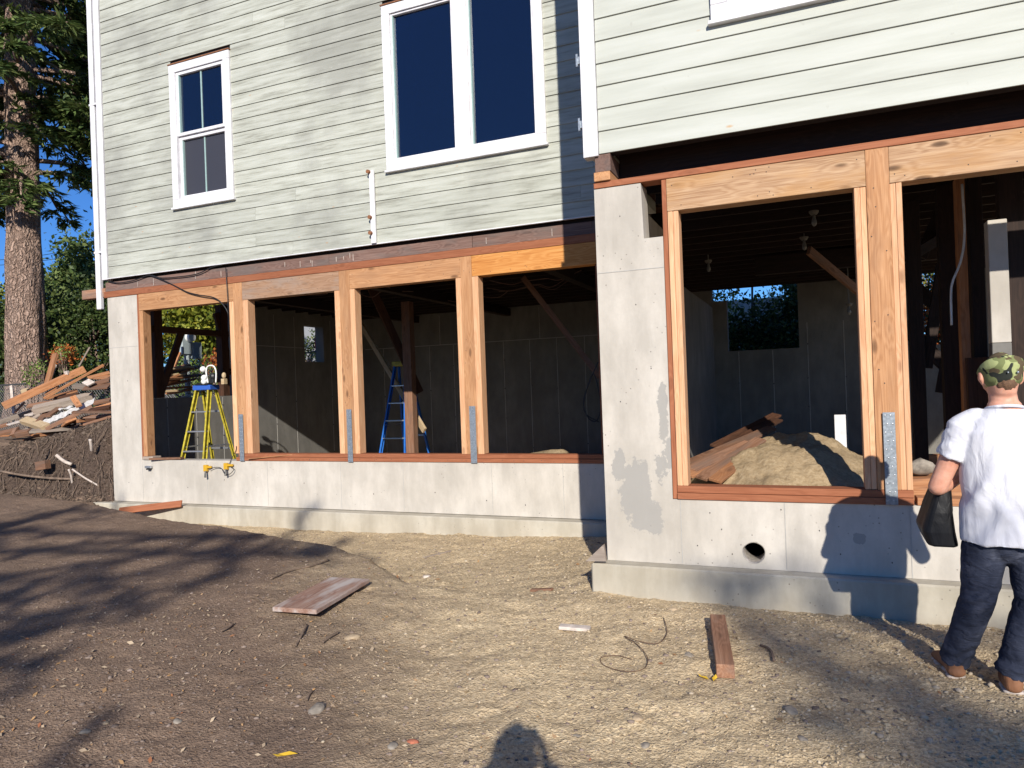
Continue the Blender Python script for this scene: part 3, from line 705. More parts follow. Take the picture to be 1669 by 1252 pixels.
# sheathing, side walls, roof: the closed shell of the upper floors
def shell(x0, x1, y0, y1, z0, hl):
    mb = MB(); xs_ = [x0]; 
    for h in hl: xs_ += [h[0]+.1, h[1]-.1]
    xs_.append(x1)
    for i in range(0, len(xs_), 2): mb.box((xs_[i], y0, z0), (xs_[i+1], y0+.1, ftop))
    for h in hl: mb.box((h[0]+.1, y0, z0), (h[1]-.1, y0+.1, h[2]+.1)); mb.box((h[0]+.1, y0, h[3]-.1), (h[1]-.1, y0+.1, ftop))
    mb.build('sheathing', M['blackfelt'], P_)
shell(-9.95, -1.5, YA, 14.4, 3.575, [w1, w2]); shell(-1.5, 4.4, YB, 8, 3.41, [w3])
wbox('side_wall', (-9.97, YA+.062, 3.49), (-9.87, 14.4, ftop), M['siding'], P_)
wbox('side_wall', (-1.54, YB+.062, 3.42), (-1.44, YA-.03, ftop), M['siding_b'], P_)
wbox('side_wall', (4.3, YB+.02, 3.42), (4.4, 14.4, ftop), M['siding_b'], P_)
wbox('rear_wall', (-9.86, 14.3, 3.49), (4.29, 14.4, ftop), M['siding'], P_)
wbox('upper_floor', (-9.86, YA+.105, 3.52), (4.29, 14.29, 3.57), M['old'], P_)
wbox('upper_floor', (-1.43, YB+.27, 3.525), (4.29, YA+.1, 3.572), M['old'], P_)
prism('roof', [(-10.3, ftop), (4.8, ftop), (4.8, ftop+.15), (-2.7, ftop+3.2), (-10.3, ftop+.15)], YA-.35, 14.8, M['pinkwall'], P_)
wbox('bay_roof', (-1.75, YB-.35, ftop+.002), (4.75, YA-.352, ftop+.12), M['pinkwall'], P_)
# joists and beams under the floor
for k in range(15):
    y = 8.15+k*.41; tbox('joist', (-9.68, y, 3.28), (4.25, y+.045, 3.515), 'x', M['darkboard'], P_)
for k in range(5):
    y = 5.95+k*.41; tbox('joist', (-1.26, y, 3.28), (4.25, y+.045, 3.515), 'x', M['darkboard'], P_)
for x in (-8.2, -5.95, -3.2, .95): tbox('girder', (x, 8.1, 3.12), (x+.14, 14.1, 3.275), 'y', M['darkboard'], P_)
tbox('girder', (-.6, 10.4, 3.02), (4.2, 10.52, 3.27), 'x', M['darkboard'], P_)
# windows
def window(h, kind, yf):
    x0, x1, z0, z1 = h
    wd = link('window', None, P_, Matrix.Translation((x0, yf, z0)))
    cw = .115; d0, d1 = yf-.055, yf+.06
    def b(name, a, c, m_='white', par=wd, ch=.003): return wbox(name, a, c, M[m_], par, ch)
    b('casing', (x0, d0, z0+cw), (x0+cw, d1, z1-cw)); b('casing', (x1-cw, d0, z0+cw), (x1, d1, z1-cw)); b('casing', (x0, d0, z1-cw), (x1, d1, z1))
    b('casing', (x0, d0, z0), (x1, d1, z0+cw-.001)); b('sill', (x0-.02, d0-.018, z0-.03), (x1+.02, d1, z0-.002))
    b('drip_cap', (x0-.01, d0-.012, z1+.001), (x1+.01, d1, z1+.018), 'rust')
    def sash(a, c, e, g, glass, yoff, fr=.035, munt=False):
        s = b('sash', (a, yf-.035+yoff, e), (a+fr, yf+.02+yoff, g))
        for q in (((c-fr, yf-.035+yoff, e), (c, yf+.02+yoff, g)), ((a+fr, yf-.034+yoff, e), (c-fr, yf+.02+yoff, e+fr)), ((a+fr, yf-.034+yoff, g-fr), (c-fr, yf+.02+yoff, g))): b('sash_rail', q[0], q[1], 'white', s)
        b('glazing_strip', (a+fr, yf-.028+yoff, e+fr), (a+fr+.014, yf+.012+yoff, g-fr), 'sashgreen', s, 0)
        pn = b('pane', (a+fr+.002, yf+.004+yoff, e+fr), (c-fr, yf+.009+yoff, g-fr), glass, s, 0)
        if munt: b('muntin', ((a+c)/2-.011, yf-.006+yoff, e+fr), ((a+c)/2+.011, yf+.003+yoff, g-fr), 'sashgreen', s, 0)
    if kind == 'double_hung':
        m_ = (z0+cw+z1-cw)/2
        sash(x0+cw+.001, x1-cw-.001, m_-.01, z1-cw-.001, 'glass', 0, .045, True); sash(x0+cw+.001, x1-cw-.001, z0+cw, m_-.012, 'screen', .03, .05, True)
    elif kind == 'pair':
        mx = (x0+x1)/2+.015; b('mullion', (mx-.095, d0+.004, z0+cw), (mx+.095, d1, z1-cw))
        sash(x0+cw+.001, mx-.096, z0+cw, z1-cw-.001, 'glass', 0, .025); sash(mx+.096, x1-cw-.001, z0+cw, z1-cw-.001, 'glass', 0, .025)
    else: sash(x0+cw+.001, x1-cw-.001, z0+cw, z1-cw-.001, 'glass', 0, .04)
window(w1, 'double_hung', YA); window(w2, 'pair', YA); window(w3, 'single', YB)
# downspout, bolted strip, corner brackets
mb = MB()
mb.box((-10.155, YA-.02, 3.03), (-10.06, YA+.05, 8.6), .012); mb.build('downspout', M['white'], P_)
for z in (3.9, 6.2): wbox('downspout_bracket', (-10.16, YA-.024, z), (-9.98, YA+.055, z+.03), M['white'], P_)
q = at(611, 335, YA).x
o = wbox('bolted_strip', (q-.035, YA-.062, 3.49), (q+.035, YA-.036, 4.42), M['white'], P_, .002, 'white upright strip with three rusty bolts')
for z in (4.40, 3.82, 3.62):
    mb = MB(); mb.tube([(q-.03, YA-.10, z), (q-.03, YA-.06, z)], .026, 6); mb.build('bolt', M['rust'], o)
for z in (4.17, 3.66):
    mb = MB(); mb.box((-1.605, YB-.03, z-.03), (-1.566, YB+.0, z+.03), .003); mb.box((-1.60, YB-.036, z-.05), (-1.585, YB-.024, z+.05)); mb.build('bracket', M['steel'], P_)
# rooms behind the windows
wbox('room_wall', (-9.8, YA+2.6, 3.575), (-1.5, YA+2.65, ftop-.02), M['room'], P_); wbox('room_wall', (-5.9, YA+.11, 3.575), (-5.85, YA+2.58, ftop-.02), M['room'], P_)
wbox('room_wall', (-1.4, YB+2.2, 3.575), (4.28, YB+2.25, ftop-.02), M['room'], P_)
# nail heads in the new framing
nb = MB()
for (x, z0_, z1_, yy) in ((-7.34, .85, 3.15, YA-.004), (-5.54, .85, 3.15, YA-.004), (-3.765, .85, 3.15, YA-.004), (.50, .85, 3.1, YB-.005)):
    for k in range(9): nb.ball((x+random.uniform(-.05, .05), yy, random.uniform(z0_, z1_)), (.0045, .002, .0045), 6, 4)
for k in range(46):
    x = random.uniform(-9.2, -2.6); nb.ball((x, YA-.002, random.choice((3.0, 3.15))+random.uniform(-.02, .02)), (.0045, .002, .0045), 6, 4)
for k in range(22):
    x = random.uniform(-.9, 2.2); nb.ball((x, YB-.002, random.choice((2.93, 3.1))+random.uniform(-.02, .02)), (.004, .002, .004), 6, 4)
for k in range(30): nb.ball((random.uniform(-7.3, -1.6), YA-.013, .72+random.uniform(-.01, .01)), (.0045, .002, .0045), 6, 4)
tag(nb.build('nail_heads', M['postgrey'], P_), kind='stuff')
# lath scraps that cling under the siding, nails
mb = MB()
for k in range(16): x = random.uniform(-9.8, -1.7); mb.box((x, YA+.0, random.uniform(3.30, 3.36)), (x+.005, YA+.004, random.uniform(3.38, 3.43)))
tag(mb.build('paint_drips', M['plaster'], P_), kind='stuff')
# interior posts and braces
po = at(666, 600, 10.45)
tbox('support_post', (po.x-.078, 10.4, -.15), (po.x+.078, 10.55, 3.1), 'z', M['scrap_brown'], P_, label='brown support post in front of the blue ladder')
def brace(a, ya, b, yb, wd=.10, th=.045, mat='old', label=None):
    p = at(*a, ya); q_ = at(*b, yb); return timber('brace', p, q_, th, wd, M[mat], P_, (0, 0, 1), .003, label)
brace((583, 520), 11.6, (692, 702), 10.62, .11, .045, 'scrap_tan', 'diagonal brace whose pale lower end is in the sun')
brace((592, 440), 10.0, (684, 640), 10.75, .14, .05, 'old')
brace((852, 452), 9.3, (978, 615), 9.6, .08, .045, 'scrap_brown')
brace((1318, 408), 8.8, (1405, 480), 9.6, .10, .045, 'scrap_brown')
brace((1470, 452), 8.2, (1556, 522), 8.2, .13, .05, 'darkboard'); brace((1468, 528), 8.4, (1545, 600), 8.4, .13, .05, 'darkboard')
brace((1548, 540), 7.8, (1530, 640), 7.8, .06, .04, 'darkboard'); brace((1500, 420), 8.6, (1540, 330), 8.6, .12, .05, 'darkboard')
brace((1510, 600), 8.0, (1536, 430), 8.0, .10, .05, 'darkboard'); brace((1580, 360), 8.6, (1480, 420), 8.2, .10, .05, 'darkboard')
for (px, y, w_, mt) in ((1556, 7.4, .17, 'darkboard'), (1497, 7.9, .12, 'darkboard'), (1581, 7.2, .11, 'scrap_orange'), (1600, 7.0, .10, 'darkboard'), (1659, 6.6, .16, 'darkboard')):  # near-black posts carry the shade of the right bay in their colour
    c_ = at(px, 600, y); tbox('support_post', (c_.x-w_/2, y, -.15), (c_.x+w_/2, y+.12, 3.27), 'z', M[mt], P_)
c0 = at(1612, 430, 6.5); c1 = at(1644, 430, 6.5)
wall('pier', (c0.x, 6.5, 1.80), (c1.x, 6.62, 2.75), M['conc'], .004, 'sunlit concrete pier seen through the right opening')
tbox('pier_shade_board', (c0.x-.1, 6.9, -.1), (c1.x+.5, 6.98, 1.70), 'z', M['old'], P_)  # dark board added to keep the area below the pier dark
wall('pier_shaded_part', (c0.x, 6.5, -.2), (c1.x, 6.62, 1.798), ci)  # lower pier in darker concrete, its shade put into the colour
# timber frame in the open left wall
for px, yy in ((262, 0), (370, 0)):
    p = atx(px, 640, HX); tbox('wall_post', (HX-.14, p.y-.08, 1.622), (HX, p.y+.08, 3.27), 'z', M['old'], P_)
tbox('wall_plate', (HX-.14, 8.0, 2.70), (HX-.02, 10.1, 2.80), 'y', M['old'], P_)
timber('wall_brace', atx(262, 640, HX-.06), atx(296, 540, HX-.06), .05, .12, M['old'], P_)
timber('wall_brace', atx(352, 510, HX-.06), atx(379, 610, HX-.06), .05, .12, M['old'], P_)
wp = at(1371, 735, 8.6)
timber('white_stake', (wp.x, 8.6, -.1), (wp.x, 8.6, at(1370, 676, 8.6).z), .115, .04, M['white'], P_, (0, 1, 0))
tbox('cross_rail', (wp.x-.1, 8.7, wp.z-.16), (wp.x+1.2, 8.8, wp.z-.05), 'x', M['scrap_orange'], P_)
# ------------------------------------------------------------------ cables and lamps
def tubething(name, pts, r, mat, label, cat, group=None, n=5):
    return tag(link(name, mesh(name, *tubegeo(pts, r, n), M[mat], True)), label, cat, group)
def spline(pts, k=8):
    pts = [Vector(p) for p in pts]; P = [pts[0]*2-pts[1]]+pts+[pts[-1]*2-pts[-2]]; out = []
    for i in range(1, len(P)-2):
        for j in range(k):
            t = j/k; a, b, c, d = P[i-1:i+3]
            out.append(.5*((2*b)+(c-a)*t+(2*a-5*b+4*c-d)*t*t+(-a+3*b-3*c+d)*t**3))
    out.append(pts[-1]); return out
yc_ = YA-.02
tubething('cable', spline([at(168, 456, yc_), at(190, 461, yc_), at(215, 458, yc_), at(243, 449, yc_), at(262, 453, yc_), at(285, 452, yc_), at(320, 447, yc_), at(345, 436, yc_), at(362, 432, yc_)]), .008, 'black', 'black cable sagging along the underside of the siding at the left corner', 'cable')
tubething('cable', spline([at(243, 448, yc_), at(262, 455, yc_), at(285, 466, yc_), at(305, 476, yc_-.01), at(325, 481, yc_-.02), at(348, 485, yc_-.02), at(362, 495, yc_), at(372, 512, yc_+.02), at(374, 540, yc_+.1), at(376, 600, yc_+.16)]), .009, 'black', 'black cable drooping across the left header and into the first opening', 'cable')
tubething('cable', [at(368, 436, YA-.03), at(370, 470, YA-.03), at(371.5, 492, YA-.03), at(373, 520, YA-.02)], .006, 'black', 'short black wire hanging straight down over the first post', 'cable')
tubething('cable', spline([at(975, 590, 8.6), at(962, 620, 8.6), at(951, 655, 8.6), at(958, 680, 8.6), at(972, 686, 8.6), at(979, 660, 8.6), at(968, 610, 8.6), at(955, 640, 8.6), at(953, 672, 8.6), at(976, 688, 8.6)]), .008, 'black', 'dark looped cable hanging inside the fourth opening beside the concrete corner', 'cable')
for k in range(7):
    x0 = random.uniform(-8, -2.6); y0 = random.uniform(8.8, 11.5); pts = [Vector((x0+i*.28+random.uniform(-.05, .05), y0+random.uniform(-.1, .1), 3.26-.13*abs(math.sin(i*1.3+k)))) for i in range(6)]
    tubething('cable', spline(pts), .007, 'rim', 'old cable sagging below the floor joists in the left basement', 'cable', 'old cables under the joists')
tubething('cable', spline([at(1568, 300, 7), at(1572, 380, 7), at(1566, 425, 7), at(1553, 458, 7), at(1550, 480, 7), at(1551, 530, 7)]), .010, 'whiteplastic', 'thin pale cable hanging in the right opening left of the capped man', 'cable')
def lampthing(px, py, y, lab):
    p = at(px, py, y); t = empty('hanging_bulb', (p.x, y, p.z), lab, 'light bulb')
    mb = MB(); mb.tube([(p.x, y, p.z+.075), (p.x, y, p.z+.1), (p.x, y, p.z+.115)], [.03, .048, .05], 14); mb.tube([(p.x, y, p.z+.11), (p.x, y, 3.3)], .008, 6); mb.build('lamp_holder', M['porcelain'], t, smooth=False)
    mb = MB(); mb.tube([(p.x, y, p.z+.08), (p.x, y, p.z+.045), (p.x, y, p.z+.02), (p.x, y, p.z-.012), (p.x, y, p.z-.035), (p.x, y, p.z-.045)], [.014, .016, .025, .028, .018, .004], 12); mb.build('bulb', M['bulb'], t, smooth=True)
lampthing(1327, 362, 8.0, 'bare bulb on a white holder, highest of the bulbs in the big right opening')
lampthing(1311, 402, 9.2, 'bare bulb on a white holder, just below and left of the highest bulb')
lampthing(1155, 438, 10.0, 'bare bulb near the left side of the big right opening')
lampthing(1384, 508, 11.0, 'small pale bulb beside the thick post, above the sand heap')

# ------------------------------------------------------------------ stepladders
def ladder(name, top, feet_z, w0, w1_, spread, mrail, mcap, label, nst, rz=0, capcol='blueplastic'):
    T = empty(name, (top[0], top[1], feet_z), label, 'ladder', rz=rz); H = top[2]-feet_z; B = WM[T.name]
    def pt(u, v, z): # u -1..1 across, v 0 front / 1 rear, z 0..1 up
        hw = (w1_*(1-z)+w0*z)/2; f = (spread*.5*(1-z)+.06*z)*(-1 if v == 0 else 1)
        return B @ Vector((u*hw, f, z*H*.985))
    up = (0, 1, 0)
    for v in (0, 1):
        for u in (-1, 1):
            d = (pt(u, v, 1)-pt(u, v, 0)); L, Mx = barM(pt(u, v, 0), pt(u, v, 1), B.to_3x3() @ Vector((0, 1, 0)))
            th = .074 if v == 0 else .05; wd = .030
            # channel section rail
            mb = MB(); mb.box((0, -wd/2, -th/2), (L, -wd/2+.006, th/2)); mb.box((0, -wd/2+.006, -th/2), (L, wd/2, -th/2+.006)); mb.box((0, -wd/2+.006, th/2-.006), (L, wd/2, th/2))
            rl = mb.build('rail', M[mrail], T, Mx)
            mb = MB(); mb.box((-.012, -wd/2-.004, -th/2-.004), (.05, wd/2+.004, th/2+.004), .003); mb.build('foot', M['black'], rl, Mx)
    for k in range(nst):
        z = (k+1)/(nst+1)*.97
        mb = MB(); a = pt(-1, 0, z); b = pt(1, 0, z); mb.bar(a, b, .075, .022, c=.003); mb.build('step', M['alu'], T)
        if k % 2 == 0:
            mb = MB(); a = pt(-1, 1, z); b = pt(1, 1, z); mb.bar(a, b, .02, .03); mb.build('rear_brace', M['alu'], T)
    for u in (-1, 1):
        mb = MB(); mb.bar(pt(u, 0, .52), pt(u, 1, .52), .006, .022); mb.build('spreader', M['alu'], T)
    mb = MB(); hw = w0/2+.05; mb.box((-hw, -.11, H*.975), (hw, .11, H+.03), .008, B); mb.build('top_cap', M[capcol], T)
    return T
yt = at(336, 631, 8.5)
ylad = ladder('stepladder', (yt.x, 8.5, yt.z), TZ(yt.x, 8.5), .24, .56, 1.02, 'yellow', 'blueplastic', 'yellow stepladder with a blue top standing in the first basement opening', 5, R_(4))
bt = at(655, 592, 11.0)
ladder('stepladder', (bt.x, 11.0, bt.z), -.14, .2, .62, 1.15, 'blue', 'blueplastic', 'blue stepladder with a yellow top deep in the basement behind the brown post', 6, R_(2), 'yellow')
# white balls and handle made up for unclear clutter on the ladder top
t = empty('ladder_clutter', (yt.x, 8.45, yt.z+.03), 'made-up cluster of round white balls with a white tube handle on top of the yellow ladder', 'clutter')
z0 = yt.z+.03; B0 = at(336, 628, 8.45)
mb = MB(); mb.box((yt.x-.1, 8.38, z0), (yt.x+.14, 8.5, z0+.03), .004); mb.build('base', M['black'], t)
for px, py in ((331, 602), (333, 616), (333, 627)):
    p = at(px, py, 8.4); mb = MB(); mb.ball((p.x, 8.4, max(p.z, z0+.055)), .048, 14, 10); mb.build('white_ball', M['whiteplastic'], t, smooth=True)
p = at(346, 616, 8.42); hd = [Vector((p.x-.09, 8.42, z0+.03)), Vector((p.x-.12, 8.42, z0+.2)), Vector((p.x-.08, 8.42, z0+.29)), Vector((p.x+.03, 8.42, z0+.29)), Vector((p.x+.08, 8.42, z0+.2)), Vector((p.x+.07, 8.42, z0+.03))]
mb = MB(); mb.tube(spline(hd), .012, 8); mb.build('handle', M['whiteplastic'], t, smooth=True)
mb = MB(); mb.ball((p.x-.005, 8.44, z0+.13), (.055, .05, .06), 10, 8); mb.box((p.x-.03, 8.38, z0+.03), (p.x+.05, 8.5, z0+.09), .004); mb.build('motor', M['black'], t)
mb = MB(); mb.box((p.x+.09, 8.5, z0-.0), (p.x+.15, 8.58, z0+.09), .006); mb.ball((p.x+.12, 8.54, z0+.14), (.035, .035, .05), 8, 6); mb.build('bottle', M['scrap_tan'], t)
# clamps and cord on the low wall
def clamp(px, py, dx, lab):
    p = at(px, py, YA-.03); t = empty('bar_clamp', (p.x, YA-.03, p.z), lab, 'clamp')
    mb = MB(); mb.box((p.x-.03, YA-.05, p.z-.05), (p.x+.035, YA-.005, p.z+.045), .006); mb.box((p.x+.03, YA-.04, p.z+.0), (p.x+.03+dx, YA-.015, p.z+.03), .003); mb.build('jaw', M['clamp'], t)
    mb = MB(); mb.tube([(p.x+.02, YA-.05, p.z-.04), (p.x+.03, YA-.07, p.z-.13)], [.012, .016], 7); mb.build('handle', M['black'], t)
clamp(335, 763, .08, 'yellow clamp on the low wall under the near foot of the yellow ladder')
clamp(368, 760, .10, 'yellow clamp at the low wall beside the first post, right foot of the ladder')
tubething('cord', spline([at(341, 766, YA-.04), at(350, 762, YA-.04), at(360, 763, YA-.04), at(366, 772, YA-.05), at(374, 773, YA-.06), at(381, 765, YA-.04), at(374, 757, YA-.02), at(384, 735, YA-.02), at(385, 727, YA-.02)]), .005, 'black', 'thin black cord looping between the two yellow clamps', 'cord')
p = at(245, 759, YA-.03); t = empty('hand_tool', (p.x, YA-.03, p.z-.03), 'small silver and black tool lying on the low wall at the far left opening', 'tool')
mb = MB(); mb.box((p.x-.1, YA-.05, p.z-.04), (p.x+.02, YA-.0, p.z-.005), .006); mb.build('body', M['alu'], t)
mb = MB(); mb.box((p.x-.06, YA-.06, p.z-.062), (p.x+.0, YA-.01, p.z-.042), .004); mb.build('grip', M['black'], t)
timb = lambda name, a, b, wd, th, mat, lab, cat='board', up=(0, 0, 1), grp=None, c=.003: tag(timber(name, a, b, wd, th, M[mat], None, up, c), lab, cat, grp)
timb('wood_sliver', Vector(at(405, 748, YA-.03))+Vector((0, 0, .0)), at(478, 741, YA+.02), .05, .012, 'scrap_orange', 'thin orange wood sliver lying on the sill right of the first post', 'wood scrap')

# ------------------------------------------------------------------ sand heaps and planks on them
def heap(name, cx_, cy_, rx, ry, h, label, seed, n=70, z0=-.15, pw=None, ymin=None):
    xs_ = np.linspace(-1, 1, n); U, V_ = np.meshgrid(xs_, xs_); X = cx_+U*rx; Y = cy_+V_*ry
    if ymin: Y = np.maximum(Y, ymin); V_ = (Y-cy_)/ry
    d = np.sqrt(U*U+V_*V_)+.16*fbm(X, Y, 1.6, 3, seed); z = h*np.clip(1-d, 0, 1)**.85; z = z*(1-.25*np.exp(-(d*3)**2)) + .10*fbm(X, Y, 3, 4, seed+5)*np.clip(z*3, 0, 1)+.03*fbm(X, Y, 16, 3, seed+7)*np.clip(z*3, 0, 1)
    if pw: z = h*np.clip(1-d**pw, 0, 1)+.16*fbm(X, Y, 2.2, 4, seed+5)+.07*fbm(X, Y, 7, 3, seed+9)+.05*fbm(X, Y, 22, 3, seed+7)
    Z = z0+z-.03; ii = np.arange(n*n).reshape(n, n); Q = np.stack([ii[:-1, :-1], ii[:-1, 1:], ii[1:, 1:], ii[1:, :-1]], -1).reshape(-1, 4)
    V3 = np.stack([X, Y, Z], -1).reshape(-1, 3); b = Vector((cx_, cy_, z0))
    return tag(link(name, bigmesh(name, V3-np.array(b), Q, M['sand'], True), None, Matrix.Translation(b)), label, 'sand heap')
heap('sand_heap', -.15, 7.0, 1.45, 2.2, 1.22, 'tan sand heap filling the lower part of the large right opening', 63, 120, -.15, 2.2, YB2+.015)
heap('sand_heap', -3.15, 9.3, 1.7, 1.5, 1.22, 'low tan sand heap seen behind the sill of the fourth opening', 71)
for k, (a, ya, b, yb, mt, lab) in enumerate([
    ((1126, 766), 6.1, (1222, 722), 6.9, 'scrap_brown', 'brown plank leading up the sand heap, second from the left'),
    ((1142, 780), 6.0, (1240, 716), 6.9, 'scrap_brown', 'brown plank in the middle of those on the sand heap'),
    ((1165, 784), 5.95, (1222, 740), 6.6, 'scrap_orange', 'rightmost orange plank lying directly on the sand'),
    ((1120, 775), 6.0, (1190, 742), 6.6, 'scrap_orange', 'short orange plank nearest the pale double stud'),
    ((1122, 756), 6.5, (1258, 698), 7.6, 'scrap_brown', 'long brown plank farthest left on the sand heap'),
    ((1165, 728), 7.2, (1266, 676), 8.4, 'old', 'dark plank topmost and farthest back on the sand heap'),
    ((1185, 726), 7.1, (1268, 684), 8.2, 'old', 'dark plank just below the topmost one on the sand heap')]):
    timb('plank', at(*a, ya), at(*b, yb), .11, .025, mt, lab, 'plank', (.15, -.25, 1), 'planks on the sand heap')
# rubble lump seen in the doorway left of the man
def rock(name, p, r, mat, label, cat='stone', seed=0, sq=(1, 1, .6), sub=2, rot=0):
    import bmesh
    bm = bmesh.new(); bmesh.ops.create_icosphere(bm, subdivisions=sub, radius=1)
    rr = random.Random(seed); k = [Vector((rr.uniform(-1, 1), rr.uniform(-1, 1), rr.uniform(-1, 1))).normalized() for _ in range(7)]
    for v in bm.verts:
        s_ = 1-sum(max(0, v.co.normalized().dot(q)-.72)*.9 for q in k)+rr.uniform(-.03, .03); v.co = Vector((v.co.x*sq[0], v.co.y*sq[1], v.co.z*sq[2]))*r*s_
    me = bpy.data.meshes.new(name); bm.to_mesh(me); bm.free(); me.materials.append(M[mat])
    if sub > 1: me.polygons.foreach_set('use_smooth', [True]*len(me.polygons))
    return tag(link(name, me, None, Matrix.Translation(p) @ Matrix.Rotation(rot, 4, 'Z')), label, cat)
p = at(1500, 752, 6.2); t = timb('support_block', (p.x-.15, 6.2, p.z-.22), (p.x+.35, 6.25, p.z-.2), .3, .2, 'scrap_orange', 'orange timber block inside the doorway left of the man', 'wood block')
rock('rubble', (p.x-.0, 6.2, p.z-.04), .10, 'stone', 'broken concrete lump on the block inside the doorway left of the man', 'rubble', 5, (1.1, .9, .7))
p = at(1512, 800, 5.8); 

# ------------------------------------------------------------------ things lying on the ground
def lie(name, pa, pb, wd, th, mat, lab, cat, tilt=0.0, lift=0.0, grp=None):
    a = onground(*pa, th/2+lift); b = onground(*pb, th/2+lift+tilt)
    return timb(name, a, b, wd, th, mat, lab, cat, (0, 0, 1), grp)
# wide worn board
c = [onground(*q, .0) for q in ((445, 1003), (515, 1012), (603, 961), (538, 947))]
a = (c[0]+c[1])/2; b = (c[2]+c[3])/2; wd = ((c[1]-c[0]).length+(c[2]-c[3]).length)/2
zt = max(TZ(v.x, v.y) for v in c)
timb('wide_board', Vector((a.x, a.y, zt+.02)), Vector((b.x, b.y, zt+.028)), wd*.95, .032, 'board_pink', 'wide worn reddish board lying flat on the dirt in the centre left', 'board')
lie('timber', (1183, 1106), (1170, 1020), .095, .075, 'scrap_brown', 'brown timber offcut lying on the gravel below the round wall hole', 'timber')
lie('board_scrap', (912, 1024), (962, 1028), .07, .022, 'plaster', 'pale painted scrap of board on the gravel in the middle', 'wood scrap')
lie('board_scrap', (866, 964), (900, 963), .045, .02, 'scrap_brown', 'small brown wood chip board lying below the shadowed corner', 'wood scrap')
lie('board_scrap', (690, 910), (735, 899), .03, .012, 'scrap_grey', 'thin grey stick of wood near the left footing trench', 'wood scrap')
a = at(194, 833, YA-.42); b = at(296, 821, YA-.20)
timb('rusty_board', a, b, .10, .022, 'treated', 'long reddish board resting on the footing at the left corner', 'board', (0, -1, .5))
# leaning triangle offcut at the bay corner
p0 = at(962, 912, YB-.10); p1 = at(989, 912, YB-.10); p2 = at(988, 884, YB-.02)
mb = MB(); V = []
for d in (0, .035): V += [(p0.x-.02, YB-.16+d, p0.z), (p1.x+.01, YB-.16+d, p1.z), (p2.x-.0, YB-.10+d, p2.z)]
mb.add(V, [(0, 1, 2), (5, 4, 3), (0, 3, 4, 1), (1, 4, 5, 2), (2, 5, 3, 0)]); tag(mb.build('wedge_offcut', M['scrap_grey']), 'triangular grey offcut standing on the footing at the bay corner', 'wood scrap')
for k, (px, py, r, mt, lab) in enumerate([(1097, 994, .055, 'stone_tan', 'smooth tan stone on the gravel in front of the bay footing'), (575, 1040, .075, 'stone_tan', 'round tan stone half buried below the wide worn board'), (1122, 1068, .05, 'stone', 'flat grey stone left of the brown timber'), (137, 1193, .035, 'stone', 'pale stone on the dark dirt at the lower left'), (640, 1215, .04, 'stone', 'dark grey stone on the dirt at the bottom left of the shadow'), (672, 1210, .035, 'brick', 'red brick fragment beside the dark grey stone at the bottom'), (520, 1155, .075, 'stone', 'large flat grey stone in the dirt below the round tan stone'), (940, 1200, .035, 'stone', 'grey pebble right of the photographer shadow'), (1040, 1170, .04, 'stone_tan', 'tan cobble on the gravel near the bottom centre'), (1310, 1205, .04, 'stone', 'grey cobble on the gravel at the lower right'), (1100, 1165, .035, 'stone_tan', 'tan cobble just right of the other tan cobble near the bottom'), (1290, 1157, .05, 'stone', 'wide dark stone on the gravel below the brown timber'), (1140, 1190, .03, 'stone_tan', 'small tan stone low on the gravel, centre right'), (1050, 1215, .035, 'stone', 'grey stone at the bottom edge right of the shadow'), (290, 1175, .035, 'stone', 'small grey stone at the lower left, right of the pale stone'), (695, 940, .05, 'plaster', 'pale rubble lump in the trench right of the dirt mound'), (1398, 1163, .03, 'stone_tan', 'small pale stone on the gravel toward the man'), (172, 1178, .022, 'stone_tan', 'little round pale stone next to the pale stone at lower left')]):
    r *= .78; p = onground(px, py, -r*.05); rock('stone', p, r, mt, lab, 'stone', k+3, (1.2, .85, .5), 2, k*1.3)
for k, (px, py) in enumerate([(452, 993), (1165, 1110), (1147, 1108), (465, 1235)]):
    p = onground(px, py, .012); mb = MB(); a = .055 if k == 3 else .035
    mb.add([(-a, 0, 0), (-a*.3, a*.35, .008), (a*.6, a*.25, .004), (a, 0, .012), (a*.6, -a*.3, 0), (-a*.3, -a*.35, .006), (0, 0, -.004)], [(0, 6, 1), (1, 6, 2), (2, 6, 3), (3, 6, 4), (4, 6, 5), (5, 6, 0)])
    tag(mb.build('fallen_leaf', M['leaf_y'], None, Matrix.Translation(p) @ Matrix.Rotation(k*1.1+.4, 4, 'Z')), ['yellow leaf at the left corner of the wide worn board', 'yellow leaf at the near end of the brown timber', 'yellow leaf on the gravel just left of the brown timber end', 'long yellow leaf on the dirt at the bottom left'][k], 'leaf', 'yellow leaves')
def gpts(px): return [onground(x, y, .012) for x, y in px]
tubething('rusty_wire', spline(gpts([(1082, 1010), (1087, 1035), (1072, 1052), (1040, 1048), (1018, 1040), (1040, 1055), (1055, 1075), (1050, 1093), (1020, 1098), (985, 1088), (980, 1075), (1005, 1072), (1030, 1078)])), .0028, 'rustwire', 'rusty wire curled in a loop on the gravel left of the brown timber', 'wire')
